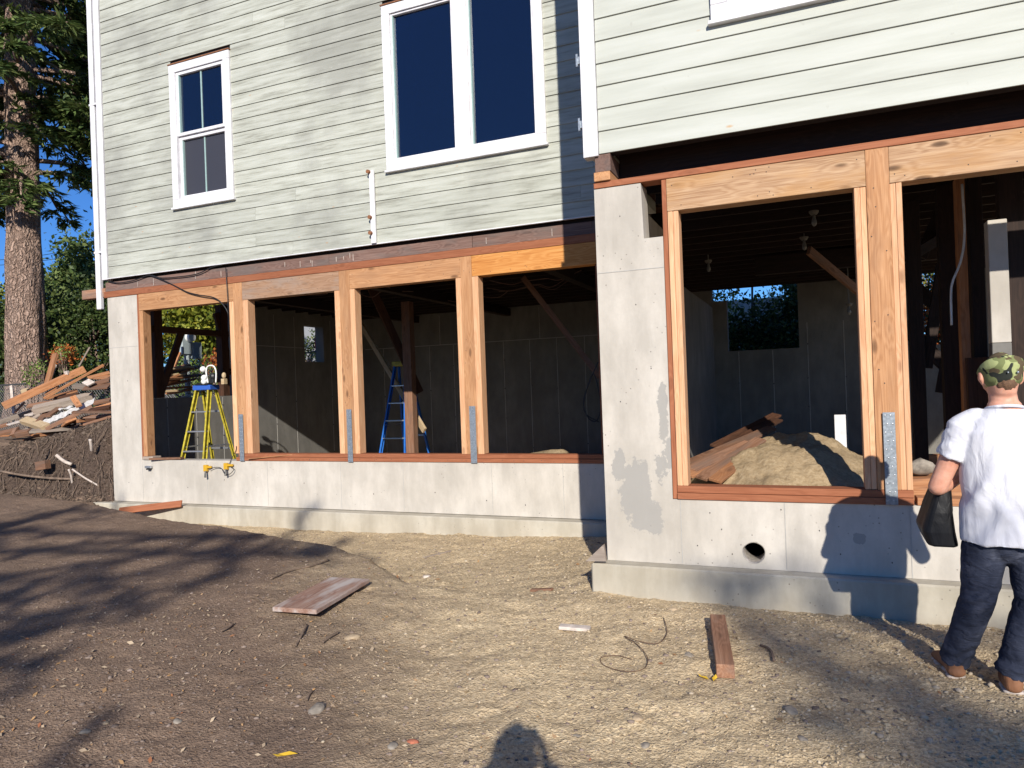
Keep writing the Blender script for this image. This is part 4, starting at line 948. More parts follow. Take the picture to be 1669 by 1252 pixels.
for pts, lab in (([(441, 946), (475, 932), (510, 924), (536, 915)], 'thin dark stick on the dirt mound above the wide worn board'), ([(482, 1056), (492, 1038), (500, 1022)], 'short twig sticking out below the wide worn board'), ([(526, 1050), (540, 1040), (551, 1034)], 'short straight twig left of the round tan stone'), ([(360, 1032), (372, 1026), (380, 1020)], 'small dark twig on the dirt left of the wide worn board'), ([(1240, 925+130), (1255, 1062), (1262, 1080)], 'bent twig in the gravel right of the brown timber'), ([(500, 1145), (503, 1137), (508, 1130)], 'dark splinter standing in the dirt above the large flat stone'), ([(255, 838), (262, 826), (270, 812)], 'thin twig leaning on the reddish board at the left corner'), ([(430, 985), (420, 978), (408, 975)], 'tiny twig beside the left end of the wide board')):
    tubething('twig', spline(gpts(pts)), [.010]*0 or .008, 'root', lab, 'twig')

# gravel, clods, litter: nobody could count them
ico = None
def icosa():
    import bmesh
    bm = bmesh.new(); bmesh.ops.create_icosphere(bm, subdivisions=1, radius=1); V = np.array([v.co[:] for v in bm.verts]); Fc = np.array([[v.index for v in f.verts] for f in bm.faces]); bm.free(); return V, Fc
IV, IF = icosa()
def scatter(name, X, Y, S, mat, label, flat=.6, sink=.15, zf=None):
    n = len(X); Z = terrain(X, Y) if zf is None else zf(X, Y)
    J = IV[None]*(1+rng.uniform(-.28, .22, (n, 12, 1))); J = J*np.stack([S*rng.uniform(.8, 1.35, n), S*rng.uniform(.7, 1.1, n), S*flat*rng.uniform(.7, 1.3, n)], -1)[:, None, :]
    a = rng.uniform(0, 6.28, n); ca, sa = np.cos(a)[:, None], np.sin(a)[:, None]
    J = np.stack([J[..., 0]*ca-J[..., 1]*sa, J[..., 0]*sa+J[..., 1]*ca, J[..., 2]], -1)
    V = J+np.stack([X, Y, Z+S*flat*.5-S*sink], -1)[:, None]
    Fc = IF[None]+np.arange(n)[:, None, None]*12
    return tag(link(name, bigmesh(name, V.reshape(-1, 3), Fc.reshape(-1, 3), M[mat], True)), label, kind='stuff')
def region(n, f):
    X = rng.uniform(-6.5, 2.3, n*4); Y = 1.6+(rng.random(n*4)**1.35)*6.1; p = f(X, Y); k = (rng.random(n*4) < p) & ~((X > -1.65) & (Y > 5.30)) & ~((Y > 7.55)); return X[k][:n], Y[k][:n]
gravd = lambda X, Y: sstep(-2.6, .6, X+(Y-3)*.55+1.6*fbm(X, Y, .9, 3, 51))*(.25+.75*sstep(-.25, .25, fbm(X, Y, 1.6, 3, 52)))
X, Y = region(24000, gravd); scatter('gravel', X, Y, rng.lognormal(math.log(.0038), .5, len(X)).clip(.002, .017), 'pebble', 'loose tan gravel scattered over the ground')
cor = lambda X, Y: sstep(-.3, .4, X+.25)*sstep(2.2, 4.2, Y)
X, Y = region(9000, cor); scatter('gravel', X, Y, rng.lognormal(math.log(.0072), .42, len(X)).clip(.003, .022), 'pebble', 'coarse gravel banked in front of the bay footing')
trd = lambda X, Y: (Y > np.interp(X, CX, CY)+.2)*(X < -1.2)*.8
X, Y = region(3500, trd); scatter('gravel', X, Y, rng.lognormal(math.log(.005), .5, len(X)).clip(.003, .03), 'pebble', 'tan gravel in the trench along the left footing')
dird = lambda X, Y: 1-.75*gravd(X, Y)
X, Y = region(12000, dird); scatter('soil_clods', X, Y, rng.lognormal(math.log(.005), .55, len(X)).clip(.002, .018), 'clod', 'crumbs and clods of brown soil', .5, .25)
def chips(name, X, Y, S, mat, label, el=2.2, zf=None, up=.006):
    n = len(X); Z = (terrain(X, Y) if zf is None else zf(X, Y))+up
    q = np.array([[-1, 0, 0], [0, .5, .1], [1, 0, .05], [0, -.5, .1]])
    J = q[None]*S[:, None, None]*np.array([el*.5, 1, 1]); tl = rng.normal(0, .3, (n, 2)); a = rng.uniform(0, 6.28, n)
    J[..., 2] += J[..., 0]*tl[:, None, 0]+J[..., 1]*tl[:, None, 1]
    ca, sa = np.cos(a)[:, None], np.sin(a)[:, None]; J = np.stack([J[..., 0]*ca-J[..., 1]*sa, J[..., 0]*sa+J[..., 1]*ca, J[..., 2]], -1)
    V = J+np.stack([X, Y, Z], -1)[:, None]; Fc = np.arange(4)[None]+np.arange(n)[:, None]*4
    return tag(link(name, bigmesh(name, V.reshape(-1, 3), Fc, M[mat])), label, kind='stuff')
litd = lambda X, Y: np.clip(.10+np.exp(-((X+3.75)**2/1.4+(Y-3.3)**2/.8))*1.4+np.exp(-((X+2.9)**2/.5+(Y-3.6)**2/.4))*.5, 0, 1)
X, Y = region(3400, litd); chips('leaf_litter', X, Y, rng.lognormal(math.log(.009), .4, len(X)), 'litter', 'dry leaf bits and wood chips on the dark dirt')
X, Y = region(9000, dird); chips('leaf_litter', X, Y, rng.lognormal(math.log(.0042), .4, len(X)), 'litter', 'tiny pale chips and straw bits mixed into the brown soil', 1.6)
td = lambda X, Y: np.exp(-((X+3.0)**2/.25+(Y-5.35)**2/.06))+.5*np.exp(-((X-.0)**2/.6+(Y-5.15)**2/.03))
X, Y = region(700, td); chips('leaf_litter', X, Y, rng.lognormal(math.log(.016), .4, len(X)), 'litter', 'orange leaf bits gathered in the trench and by the bay footing', 1.8)

bX = rng.uniform(-13.2, -10.0, 5200); bY = rng.uniform(7.55, 8.35, 5200)
scatter('soil_clods', bX, bY, rng.lognormal(math.log(.010), .6, 5200).clip(.003, .05), 'clod_dark', 'dark crumbly clods on the cut dirt bank', .8, .3)
# roots hanging out of the cut bank
mb = MB()
for k in range(110):
    x = random.uniform(-13.0, -10.05); y = 7.85+random.uniform(-.25, .35); z = TZ(x, y)+.02
    L = random.uniform(.12, .6); a = random.uniform(-1.2, 1.2); pts = []
    for i in range(6):
        t_ = i/5; xx = x+math.sin(a)*L*t_*.8+random.uniform(-.03, .03); yy = y-L*t_*.45; zz = max(TZ(xx, yy)+.01, z-L*t_*1.0+random.uniform(-.03, .03)); pts.append((xx, yy-.02, zz))
    mb.tube(pts, [random.uniform(.004, .009)*(1-.12*i) for i in range(6)], 4)
tag(mb.build('hanging_roots', M['root'], smooth=True), 'thin torn roots hanging out of the cut dirt bank', kind='stuff')
for pts, mt, r, lab in (([(92, 742), (105, 752), (117, 757)], 'root_pale', .03, 'pale broken root sticking out of the dirt bank'), ([(0, 768), (40, 775), (90, 780), (150, 781)], 'root', .022, 'long dark root running across the dirt bank'), ([(118, 765), (140, 780), (165, 794), (182, 803)], 'root_pale', .016, 'pale thin root reaching down to the footing corner'), ([(147, 716), (149, 728), (150, 735)], 'root_pale', .025, 'short pale root stub near the top of the dirt bank'), ([(58, 718), (62, 730), (63, 742)], 'root', .014, 'thin upright root stub on the left part of the dirt bank'), ([(112, 765), (116, 775), (118, 788)], 'root_pale', .018, 'pale splintered root below the broken root')):
    tubething('tree_root', spline([at(x, y, 7.72+.04*i) for i, (x, y) in enumerate(pts)], 5), r, mt, lab, 'root')
c0 = at(70, 760, 7.75); timb('wood_block', c0-Vector((.12, 0, 0)), c0+Vector((.12, 0, .03)), .1, .14, 'scrap_brown', 'brown wood block stuck in the face of the dirt bank', 'wood scrap')

# ------------------------------------------------------------------ lumber pile
def q(x, y): return (x/7.83, 560+y/7.83)
LB = [ # (a, ya, b, yb, width, thick, material, label)
 (q(40, 800), 8.5, q(1080, 325), 9.6, .14, .12, 'scrap_orange', 'long heavy orange brown beam lying diagonally across the lumber pile'),
 (q(560, 700), 8.7, q(1320, 275), 9.7, .05, .045, 'scrap_orange', 'thin orange pole slanting up across the lumber pile'),
 (q(600, 520), 9.3, q(708, 130), 9.5, .15, .05, 'scrap_orange', 'short orange board standing upright in the lumber pile'),
 (q(430, 850), 8.6, q(1190, 665), 9.2, .17, .12, 'scrap_grey', 'thick grey brown beam in the middle of the lumber pile'),
 (q(590, 700), 8.9, q(990, 600), 9.3, .20, .03, 'scrap_orange', 'flat orange board under the thin pole'),
 (q(590, 640), 9.1, q(740, 560), 9.2, .16, .03, 'scrap_orange', 'small orange board above the flat orange board'),
 (q(590, 1090), 8.3, q(1180, 800), 8.8, .10, .06, 'scrap_brown', 'long brown board along the lower edge of the corrugated sheet'),
 (q(1180, 850), 8.7, q(1420, 780), 8.8, .13, .05, 'scrap_orange', 'orange brown board between the corrugated sheet and the house corner'),
 (q(930, 680), 8.75, q(1010, 800), 8.6, .10, .04, 'scrap_orange', 'short orange offcut lying across the corrugated sheet'),
 (q(310, 980), 8.6, q(590, 1070), 8.3, .15, .09, 'scrap_tan', 'tan timber end pointing at the viewer in the lower pile'),
 (q(100, 1040), 8.5, q(350, 965), 8.8, .17, .02, 'plaster', 'white painted panel at the left of the pile'),
 (q(360, 915), 8.7, q(470, 880), 8.9, .17, .02, 'plaster', 'small white panel above the larger white panel'),
 (q(420, 960), 8.7, q(510, 900), 8.8, .12, .02, 'scrap_grey', 'small grey panel right of the white panels'),
 (q(0, 1000), 8.7, q(400, 870), 9.1, .12, .08, 'scrap_grey', 'grey log end at the left edge of the pile'),
 (q(215, 1160), 8.25, q(390, 1130), 8.3, .10, .10, 'scrap_brown', 'short brown block in front of the pile'),
 (q(170, 1180), 8.2, q(215, 1090), 8.3, .08, .08, 'scrap_brown', 'small upright brown block left of the short block'),
 (q(0, 1150), 8.3, q(240, 1090), 8.5, .12, .05, 'scrap_brown', 'brown board at the lower left of the pile'),
 (q(0, 1060), 8.5, q(100, 1030), 8.6, .12, .05, 'scrap_brown', 'dark brown board at the far left edge of the pile'),
 (q(500, 990), 8.45, q(600, 870), 8.8, .12, .03, 'scrap_brown', 'brown board sticking out under the grey beam, left one'),
 (q(600, 930), 8.5, q(760, 820), 8.8, .13, .04, 'scrap_brown', 'brown board sticking out under the grey beam, right one'),
 (q(1200, 430), 9.3, q(1400, 430), 9.4, .15, .03, 'scrap_orange', 'orange board stacked by the house corner, middle one'),
 (q(1120, 440), 9.2, q(1400, 370), 9.5, .12, .03, 'scrap_orange', 'orange board stacked by the house corner, topmost one'),
 (q(1150, 530), 9.1, q(1400, 460), 9.3, .18, .03, 'scrap_brown', 'wide brown board under the orange boards by the house corner'),
 (q(1080, 560), 9.0, q(1400, 540), 9.2, .22, .03, 'scrap_brown', 'reddish brown panel by the house corner'),
 (q(1090, 480), 9.0, q(1170, 520), 9.0, .14, .03, 'plaster', 'small pale scrap near the top right of the pile'),
 (q(940, 540), 9.0, q(1120, 560), 9.1, .12, .06, 'scrap_grey', 'grey stub right of the thin pole'),
 (q(350, 800), 8.7, q(800, 720), 9.0, .10, .04, 'scrap_brown', 'thin brown board above the thick grey beam, left part'),
 (q(290, 620), 8.9, q(370, 610), 8.95, .11, .11, 'scrap_tan', 'square tan block left of the heavy beam'),
 (q(840, 380), 9.3, q(870, 370), 9.35, .08, .07, 'plaster', 'small pale block resting on the heavy beam'),
 (q(145, 540), 8.9, q(180, 900), 8.7, .05, .04, 'root_pale', 'thin pale stake standing left of the pile'),
 (q(1010, 290), 9.9, q(1145, 50), 9.9, .035, .03, 'scrap_grey', 'thin grey stick leaning up over the fence'),
 (q(190, 880), 8.7, q(310, 750), 8.9, .04, .03, 'scrap_brown', 'thin brown lath left of the thick grey beam'),
 (q(700, 690), 8.95, q(1000, 650), 9.2, .12, .04, 'old', 'dark board between the flat orange board and the thick grey beam'),
 (q(1200, 760), 8.85, q(1410, 720), 9.0, .12, .04, 'scrap_brown', 'brown board above the corrugated sheet end by the house'),
 (q(990, 990), 8.4, q(1070, 980), 8.5, .10, .06, 'scrap_orange', 'small reddish block under the lower boards'),
 (q(1060, 1040), 8.3, q(1420, 930), 8.6, .06, .03, 'scrap_brown', 'thin brown strip on the soil at the foot of the pile'),
 (q(650, 470), 9.4, q(715, 270), 9.45, .03, .03, 'root_pale', 'thin pale lath beside the upright orange board'),
 (q(1140, 860), 8.6, q(1420, 810), 8.7, .12, .05, 'old', 'dark board under the boards next to the house')]
for a, ya, b, yb, wd, th, mt, lab in LB:
    timb('scrap_lumber', at(*a, ya), at(*b, yb), wd, th, mt, lab, 'scrap lumber', (random.uniform(-.2, .2), -.5, 1), 'lumber in the scrap pile')
rr = random.Random(5)
for k in range(34):
    x = rr.uniform(-13.6, -10.1); y = rr.uniform(8.5, 9.9); z = TZ(x, y)+rr.uniform(.0, .18); a = rr.uniform(-.5, .9); L = rr.uniform(.4, 1.6)
    d = Vector((math.cos(a), math.sin(a), rr.uniform(-.05, .22)))*L*.5; p = Vector((x, y, z))
    mt = rr.choice(['scrap_brown', 'scrap_orange', 'scrap_brown', 'scrap_grey', 'old', 'scrap_tan']); cn = {'scrap_brown': 'brown', 'scrap_orange': 'orange', 'scrap_grey': 'grey', 'old': 'blackened', 'scrap_tan': 'tan'}[mt]
    timb('scrap_lumber', p-d, p+d, rr.uniform(.07, .18), rr.uniform(.02, .05), mt, ('short' if L < .9 else 'long')+' '+cn+' board low in the scrap pile, '+('toward the house corner' if x > -11.2 else 'toward the left edge' if x < -12.4 else 'in the middle')+(', at the front' if y < 9.0 else ', at the back' if y > 9.5 else ''), 'scrap lumber', (rr.uniform(-.4, .4), -.3, 1), 'jumbled broken boards in the scrap pile')
# corrugated sheets
for k, (a, b, ya, yb, wd, lab) in enumerate([((68, 691), (154, 653), 8.42, 8.9, .22, 'white corrugated sheet with wavy edge on the scrap pile'), ((96, 668), (118, 662), 8.6, 8.8, .10, 'small torn white corrugated sheet above the long one')]):
    A = at(*a, ya); B = at(*b, yb); L, Mx = barM(A, B, (0, -.75, 1)); n = int(L/.03); V = []; Fc = []
    for i in range(n+1):
        x = L*i/n; zz = .012*math.sin(i*1.25); y_ = .02*math.sin(i*.9)
        V += [(x, -wd/2+y_, zz), (x, wd/2+y_*.4, zz), (x, -wd/2+y_, zz-.004), (x, wd/2+y_*.4, zz-.004)]
    for i in range(n): q = i*4; Fc += [(q, q+4, q+5, q+1), (q+2, q+3, q+7, q+6), (q, q+2, q+6, q+4), (q+1, q+5, q+7, q+3)]
    tag(link('corrugated_sheet', mesh('corrugated_sheet', V, Fc, M['vinyl']), None, Mx), lab, 'corrugated sheet')

# ------------------------------------------------------------------ fence, meter
fn = empty('chain_link_fence', (-13, 10.2, 1.6), 'grey chain link fence behind the scrap lumber pile', 'fence')
fa = at(8, 612, 10.2); fb = Vector((-9.9, 10.4, 0)); fx0, fx1 = -24.5, -9.95
def fencerow(fn, x0, y0, x1, y1, hz):
    L = math.hypot(x1-x0, y1-y0); ux, uy = (x1-x0)/L, (y1-y0)/L
    g0 = lambda s_: TZ(x0+ux*s_, y0+uy*s_)
    n = max(2, int(L/2.2)); tops = []
    for k in range(n+1):
        s_ = L*k/n; g = g0(s_); mb = MB(); mb.tube([(x0+ux*s_, y0+uy*s_, g-.1), (x0+ux*s_, y0+uy*s_, g+hz+.04)], .03, 8); mb.build('post', M['postgrey'], fn); tops.append((x0+ux*s_, y0+uy*s_, g+hz))
    mb = MB(); mb.tube(tops, .02, 6); mb.build('rail', M['postgrey'], fn)
    mb = MB(); st = .075
    for i in range(int((L+hz)/st)):
        for sg in (1, -1):
            s0 = i*st-(hz if sg > 0 else 0); s1 = s0+hz*sg if sg > 0 else s0-hz
            # clip to 0..L
            P0 = [s0, 0.0]; P1 = [s1, hz]
            if max(P0[0], P1[0]) <= 0 or min(P0[0], P1[0]) >= L: continue
            def cl(p, q):
                if p[0] < 0: t_ = -p[0]/(q[0]-p[0]); return [0, p[1]+(q[1]-p[1])*t_]
                if p[0] > L: t_ = (L-p[0])/(q[0]-p[0]); return [L, p[1]+(q[1]-p[1])*t_]
                return p
            P0, P1 = cl(P0, P1), cl(P1, P0)
            tops_ = lambda p: (x0+ux*p[0], y0+uy*p[0]+.01*sg, g0(p[0])+p[1])
            mb.tube([tops_(P0), tops_(P1)], .0035, 3, False)
    tag(mb.build('wire_mesh', M['wirefence'], fn), kind='stuff')
fencerow(fn, fx0, 10.35, fx1, 10.35, 1.0)
fn2 = empty('chain_link_fence', (-14, 13, 2), 'chain link fence seen through the first opening behind the grey meter', 'fence')
fencerow(fn2, -16.5, 14.0, -11.0, 14.6, .95)
XM = -11.4
pm = atx(306, 632, XM); pb0 = atx(291, 600, XM); 
t = empty('utility_meter', (XM, pm.y, pm.z), 'grey electric meter box with round glass dial on a conduit post outside the left wall', 'electric meter')
zc = atx(306, 562, XM).z; s_ = .24; yy = pm.y
mb = MB(); mb.box((XM-.09, yy-.16, zc-.20), (XM+.07, yy+.08, zc+.30), .01); mb.build('meter_box', M['meter'], t)
mb = MB(); mb.box((XM-.06, yy+.085, zc-.28), (XM+.08, yy+.32, zc+.05), .01); mb.build('breaker_box', M['meter'], t)
mb = MB(); mb.tube([(XM+.07, yy+.0, zc+.14), (XM+.17, yy+.0, zc+.14)], [.09, .085], 18); mb.build('meter_dial', M['whiteplastic'], t, smooth=False)
mb = MB(); mb.tube([(XM, yy, TZ(XM, yy)-.05), (XM, yy, zc-.2)], .055, 10); mb.build('conduit', M['meter'], t)
rr = random.Random(9)
for k in range(16):
    p = atx(rr.uniform(268, 302), rr.uniform(600, 640), -11.0+rr.uniform(-.2, .2)); a = rr.uniform(-.4, .5); L = rr.uniform(.5, 1.1); d = Vector((math.sin(a)*.5, math.cos(a), rr.uniform(.0, .35)))*L*.5
    timb('scrap_lumber', p-d, p+d, rr.uniform(.08, .14), .04, ['scrap_orange', 'scrap_orange', 'scrap_brown', 'scrap_tan'][k % 4], ['orange', 'bright orange', 'brown', 'tan'][k % 4]+' board by the electric meter, '+('near the wall' if p.x > -11 else 'away from the wall')+(', left' if p.y < 8.9 else ', right'), 'scrap lumber', (rr.uniform(-.4, .4), -.3, 1), 'boards by the electric meter')
for k, (a, b) in enumerate((((272, 618), (290, 575)), ((282, 616), (292, 560)))):
    timb('scrap_lumber', atx(*a, -11.2), atx(*b, -11.3), .13 if k == 0 else .05, .04, 'scrap_orange', ['wide orange board leaning beside the electric meter', 'thin orange stake leaning against the electric meter'][k], 'scrap lumber')
# ------------------------------------------------------------------ vegetation
def quads(C, D, Nn, L, Wd):
    "diamond leaves: centre C, direction D, normal Nn"
    S_ = np.cross(D, Nn); S_ /= np.linalg.norm(S_, axis=1, keepdims=True)+1e-9
    V = np.stack([C-D*L[:, None]*.5, C+S_*Wd[:, None]*.5+Nn*Wd[:, None]*.12, C+D*L[:, None]*.5, C-S_*Wd[:, None]*.5+Nn*Wd[:, None]*.12], 1)
    return V.reshape(-1, 3)
def unit(v): return v/(np.linalg.norm(v, axis=-1, keepdims=True)+1e-9)
def leafcloud(P, size, per, spread, droop=.0, el=1.8):
    n = len(P)*per; C = np.repeat(P, per, 0)+rng.normal(0, spread, (n, 3)); D = unit(rng.normal(0, 1, (n, 3))+np.array([0, 0, -droop])); Nn = unit(np.cross(D, rng.normal(0, 1, (n, 3))))
    L = size*rng.uniform(.6, 1.3, n)*1.2; return quads(C, D, Nn, L, L/el)
def fronds(P, D0, per, Ls, w=.045, flat=.5):
    "needle sprays fanning out from P along D0"
    n = len(P)*per; C = np.repeat(P, per, 0); D = unit(np.repeat(unit(D0), per, 0)+rng.normal(0, .55, (n, 3))*np.array([1, 1, flat])+np.array([0, 0, -.12]))
    L = Ls*rng.uniform(.5, 1.2, n); Nn = unit(np.cross(D, np.cross(np.array([0, 0, 1.]), D)+rng.normal(0, .4, (n, 3)))); Nn = unit(rng.normal(0, .45, (n, 3))+np.array([0, 0, 1.])); Nn = unit(Nn-D*(Nn*D).sum(1, keepdims=True))
    return quads(C+D*L[:, None]*.5, D, Nn, L, w*rng.uniform(.7, 1.4, n))
def leafobj(name, V, mat, parent, label=None):
    Fc = np.arange(len(V)).reshape(-1, 4); o = link(name, bigmesh(name, V-np.array(WM[parent.name].translation), Fc, M[mat]), parent)
    return o
def ellcloud(c, r, n, hollow=.45, nz=.8, seed=0):
    d = unit(rng.normal(0, 1, (n*2, 3))); rad = rng.uniform(hollow, 1, (n*2, 1))**.6
    k = 1+.35*np.sin(d[:, :1]*5+seed)*np.cos(d[:, 2:]*6+seed*2)+.2*np.sin(d[:, 1:2]*11+seed)
    P = d*rad*k; q = fbm(P[:, 0]*3+seed*7.3, P[:, 2]*3+P[:, 1]*2, nz, 3, seed) > -.10
    return (P*np.array(r)+np.array(c))[q][:n]
def bush(name, c, r, n, mat, label, cat, leaf=.09, per=5, seed=0, group=None, trunk=None):
    g = TZ(c[0], c[1]); t = empty(name, (c[0], c[1], g), label, cat, group)
    P = ellcloud(c, r, n, .4, .9, seed)
    leafobj('foliage' if not trunk else 'crown', leafcloud(P, leaf, per, leaf*1.3), mat, t)
    rr = random.Random(seed); mb = MB(); base = Vector((c[0], c[1], g-.1)); top = Vector((c[0], c[1], c[2]+(r[2]*.4)))
    mb.tube([base, base.lerp(top, .5)+Vector((rr.uniform(-.1, .1), rr.uniform(-.1, .1), 0)), top], [(trunk or min(.05, r[0]*.05))*1.2, (trunk or min(.05, r[0]*.05)), .01], 7)
    for k in range(9):
        s_ = base.lerp(top, rr.uniform(.25, .9)); a = rr.uniform(0, 6.28); e = Vector((c[0]+math.cos(a)*r[0]*.8, c[1]+math.sin(a)*r[1]*.8, c[2]+rr.uniform(-.3, .8)*r[2]))
        mb.tube([s_, s_.lerp(e, .5)+Vector((0, 0, .1)), e], [(trunk or min(.05, r[0]*.05))*.5, (trunk or min(.05, r[0]*.05))*.3, .004], 5)
    link('trunk' if trunk else 'stems', mesh('trunk', [tuple(Vector(v)-Vector((c[0], c[1], g))) for v in mb.V], mb.F, M['bark'], True), t)
    return t
# the big fir
ft = atx(0, 0, 0) if False else at(44, 620, 11.6); fg = TZ(ft.x, 11.6)
T = empty('fir_tree', (ft.x, 11.6, fg), 'tall fir with thick bare furrowed trunk and drooping dark boughs left of the house', 'tree')
lean = (at(38, 300, 11.6)-at(44, 620, 11.6)); tp = []; rs = []
for i in range(26):
    z = i*.6; p = Vector((ft.x+lean.x/lean.z*z*.6, 11.6, fg-.25+z)); tp.append(p-Vector((ft.x, 11.6, fg))); rs.append(.44-.016*z*.9+(.14*math.exp(-z*1.2))+random.uniform(-.012, .012))
Vt, Ft = tubegeo(tp, rs, 40); Vt = np.array(Vt)
ang = np.arctan2(Vt[:, 1], Vt[:, 0]); 
for i in range(len(Vt)):
    k = 1+.05*math.sin(ang[i]*7+Vt[i, 2]*1.1)+.03*math.sin(ang[i]*13-Vt[i, 2]*2.3)+.02*random.uniform(-1, 1); j = min(i//40, 25); Vt[i, :2] = np.array(tp[j][:2])+(Vt[i, :2]-np.array(tp[j][:2]))*k
link('trunk', mesh('trunk', Vt, Ft, M['bark'], True), T)
mb = MB(); FP = []; FD = []
rr = random.Random(3)
for k in range(120):
    z = 5.3+(rr.random()**.8)*8.8; a = rr.uniform(0, 6.28); L = rr.uniform(2.0, 4.6)*(1-.25*(z-5)/10)
    if z < 6.4: L *= .75
    b = Vector((ft.x+lean.x/lean.z*z*.6, 11.6, fg+z)); d = Vector((math.cos(a), math.sin(a), 0)); pts = []
    for i in range(8): s_ = i/7; pts.append(b+d*L*s_+Vector((0, 0, .12*math.sin(s_*3)-.95*s_*s_*(1+.2*rr.uniform(-1, 1)))))
    mb.tube(pts, [.075*(1-.85*i/7) for i in range(8)], 5)
    for i in range(int(L*30)):
        s_ = rr.uniform(.22, 1)**.8; j = s_*7; i0 = min(int(j), 6); p = pts[i0].lerp(pts[i0+1], j-i0); sd = Vector((-d.y, d.x, 0))*rr.choice((-1, 1))
        off = rr.uniform(0, .75)*(1.15-s_); FP.append(p+sd*off+Vector((0, 0, -off*.25+rr.uniform(-.08, .04)))); FD.append(sd*.8+d*.6+Vector((0, 0, -.25)))
V = fronds(np.array(FP), np.array(FD), 8, .30, .06)
V2 = leafcloud(np.array(FP)[::3], .11, 2, .12, .3, 2.5)
b0 = Vector((ft.x, 11.6, fg))
link('branches', mesh('branches', [tuple(Vector(v)-b0) for v in mb.V], mb.F, M['bark'], True), T)
leafobj('crown', np.concatenate([V, V2]), 'needles', T)
# growth behind the fence
bush('evergreen_tree', tuple(at(134, 478, 17)), (1.1, 1.1, 2.0), 900, 'needles', 'bushy dark green evergreen with a pointed top behind the hedge beside the downspout', 'tree', .16, 8, 1, None, .12)
bush('hedge_bush', (at(150, 560, 13).x, 13, 3.2), (1.7, 1.2, 1.7), 1500, 'bushleaf', 'dark hedge bush behind the fence, nearest the house corner', 'bush', .09, 7, 2)
bush('hedge_bush', (at(95, 560, 13.5).x, 13.5, 3.1), (1.5, 1.2, 1.6), 1200, 'bushleaf', 'dark hedge bush behind the fence just right of the fir trunk', 'bush', .09, 7, 3)
bush('hedge_bush', (at(2, 600, 13).x, 13, 2.7), (1.6, 1.4, 1.9), 1200, 'bushleaf', 'dark bush behind the fence left of the fir trunk', 'bush', .09, 7, 4)
bush('autumn_bush', (at(106, 580, 11.4).x, 11.4, at(106, 577, 11.4).z), (.22, .2, .10), 60, 'autumn', 'small orange leaved bush above the fence right of the fir', 'bush', .07, 6, 5)
bush('leafy_tree', tuple(at(6, 515, 24)), (2.4, 2, 1.6), 700, 'yellowleaf', 'yellow green tree far behind the fir trunk at the left edge', 'tree', .16, 6, 6, None, .12)
bush('leafy_tree', tuple(at(92, 505, 24)), (2.0, 2, 1.5), 600, 'yellowleaf', 'yellowish tree far behind, in the gap between fir trunk and evergreen', 'tree', .15, 6, 7, None, .12)
for k, (px, py, r) in enumerate(((52, 605, .12), (68, 600, .10), (50, 618, .10), (97, 572, .13))):
    c = at(px, py, 10.25); bush('weed', tuple(c), (r*1.0, r*.8, r*1.2), 16, 'ivy', ['bright green weed on the fence in front of the fir trunk, left one', 'bright green weed on the fence in front of the fir trunk, right one', 'bright green weed low on the fence below the left weed', 'bright green sprig beside the upright orange board'][k], 'weed', .05, 6, 20+k)
for k, (x, y, z, r, mt, lab) in enumerate([(-21.5, 13.5, 2.6, 1.7, 'bushleaf', 'dark bush behind the fence, first one left of the fir'), (-25.5, 14.5, 2.7, 2.1, 'bushleaf', 'dark bush behind the fence, second one left of the fir'), (-30, 14, 3.0, 2.6, 'yellowleaf', 'yellowish tree left of the dark bushes behind the fence'), (-35.5, 17, 3.6, 3.4, 'bushleaf', 'large dark tree farther left of the yellowish tree'), (-28, 26, 4.0, 3.8, 'yellowleaf', 'tall yellow green tree at the back of the yard'), (-42, 22, 4.0, 4.2, 'bushleaf', 'big dark tree at the far left end of the yard'), (-50, 12, 4.0, 4.4, 'bushleaf', 'spreading dark tree at the far left edge of the lot')]):
    bush('garden_tree', (x, y, z), (r, r*.9, r*.95), 520, mt, lab, 'tree', .16, 6, 60+k, None, .12)
# seen through the open left wall
bush('leafy_tree', tuple(atx(345, 528, -15.5)), (1.2, 1.5, .95), 1300, 'yellowleaf', 'sunny yellow green tree seen through the first basement opening above the meter', 'tree', .15, 6, 8, None, .16)
bush('hedge_bush', tuple(atx(262, 560, -17.5)), (1.4, 1.7, 2.2), 1200, 'bushleaf', 'dark bush seen through the first opening left of the meter', 'bush', .10, 7, 9)
bush('hedge_bush', tuple(atx(372, 600, -18.5)), (1.2, 2.2, 1.6), 1000, 'bushleaf', 'dark bush seen through the first opening right of the meter', 'bush', .10, 7, 10)
bush('dry_bush', tuple(atx(318, 620, -13.2)), (.4, .5, .5), 200, 'ivy', 'small olive bush right of the meter conduit', 'bush', .06, 6, 11)
bush('autumn_bush', tuple(atx(357, 593, -13.5)), (.18, .25, .22), 90, 'autumn', 'orange leaved bush seen over the ladder top', 'bush', .08, 6, 12)
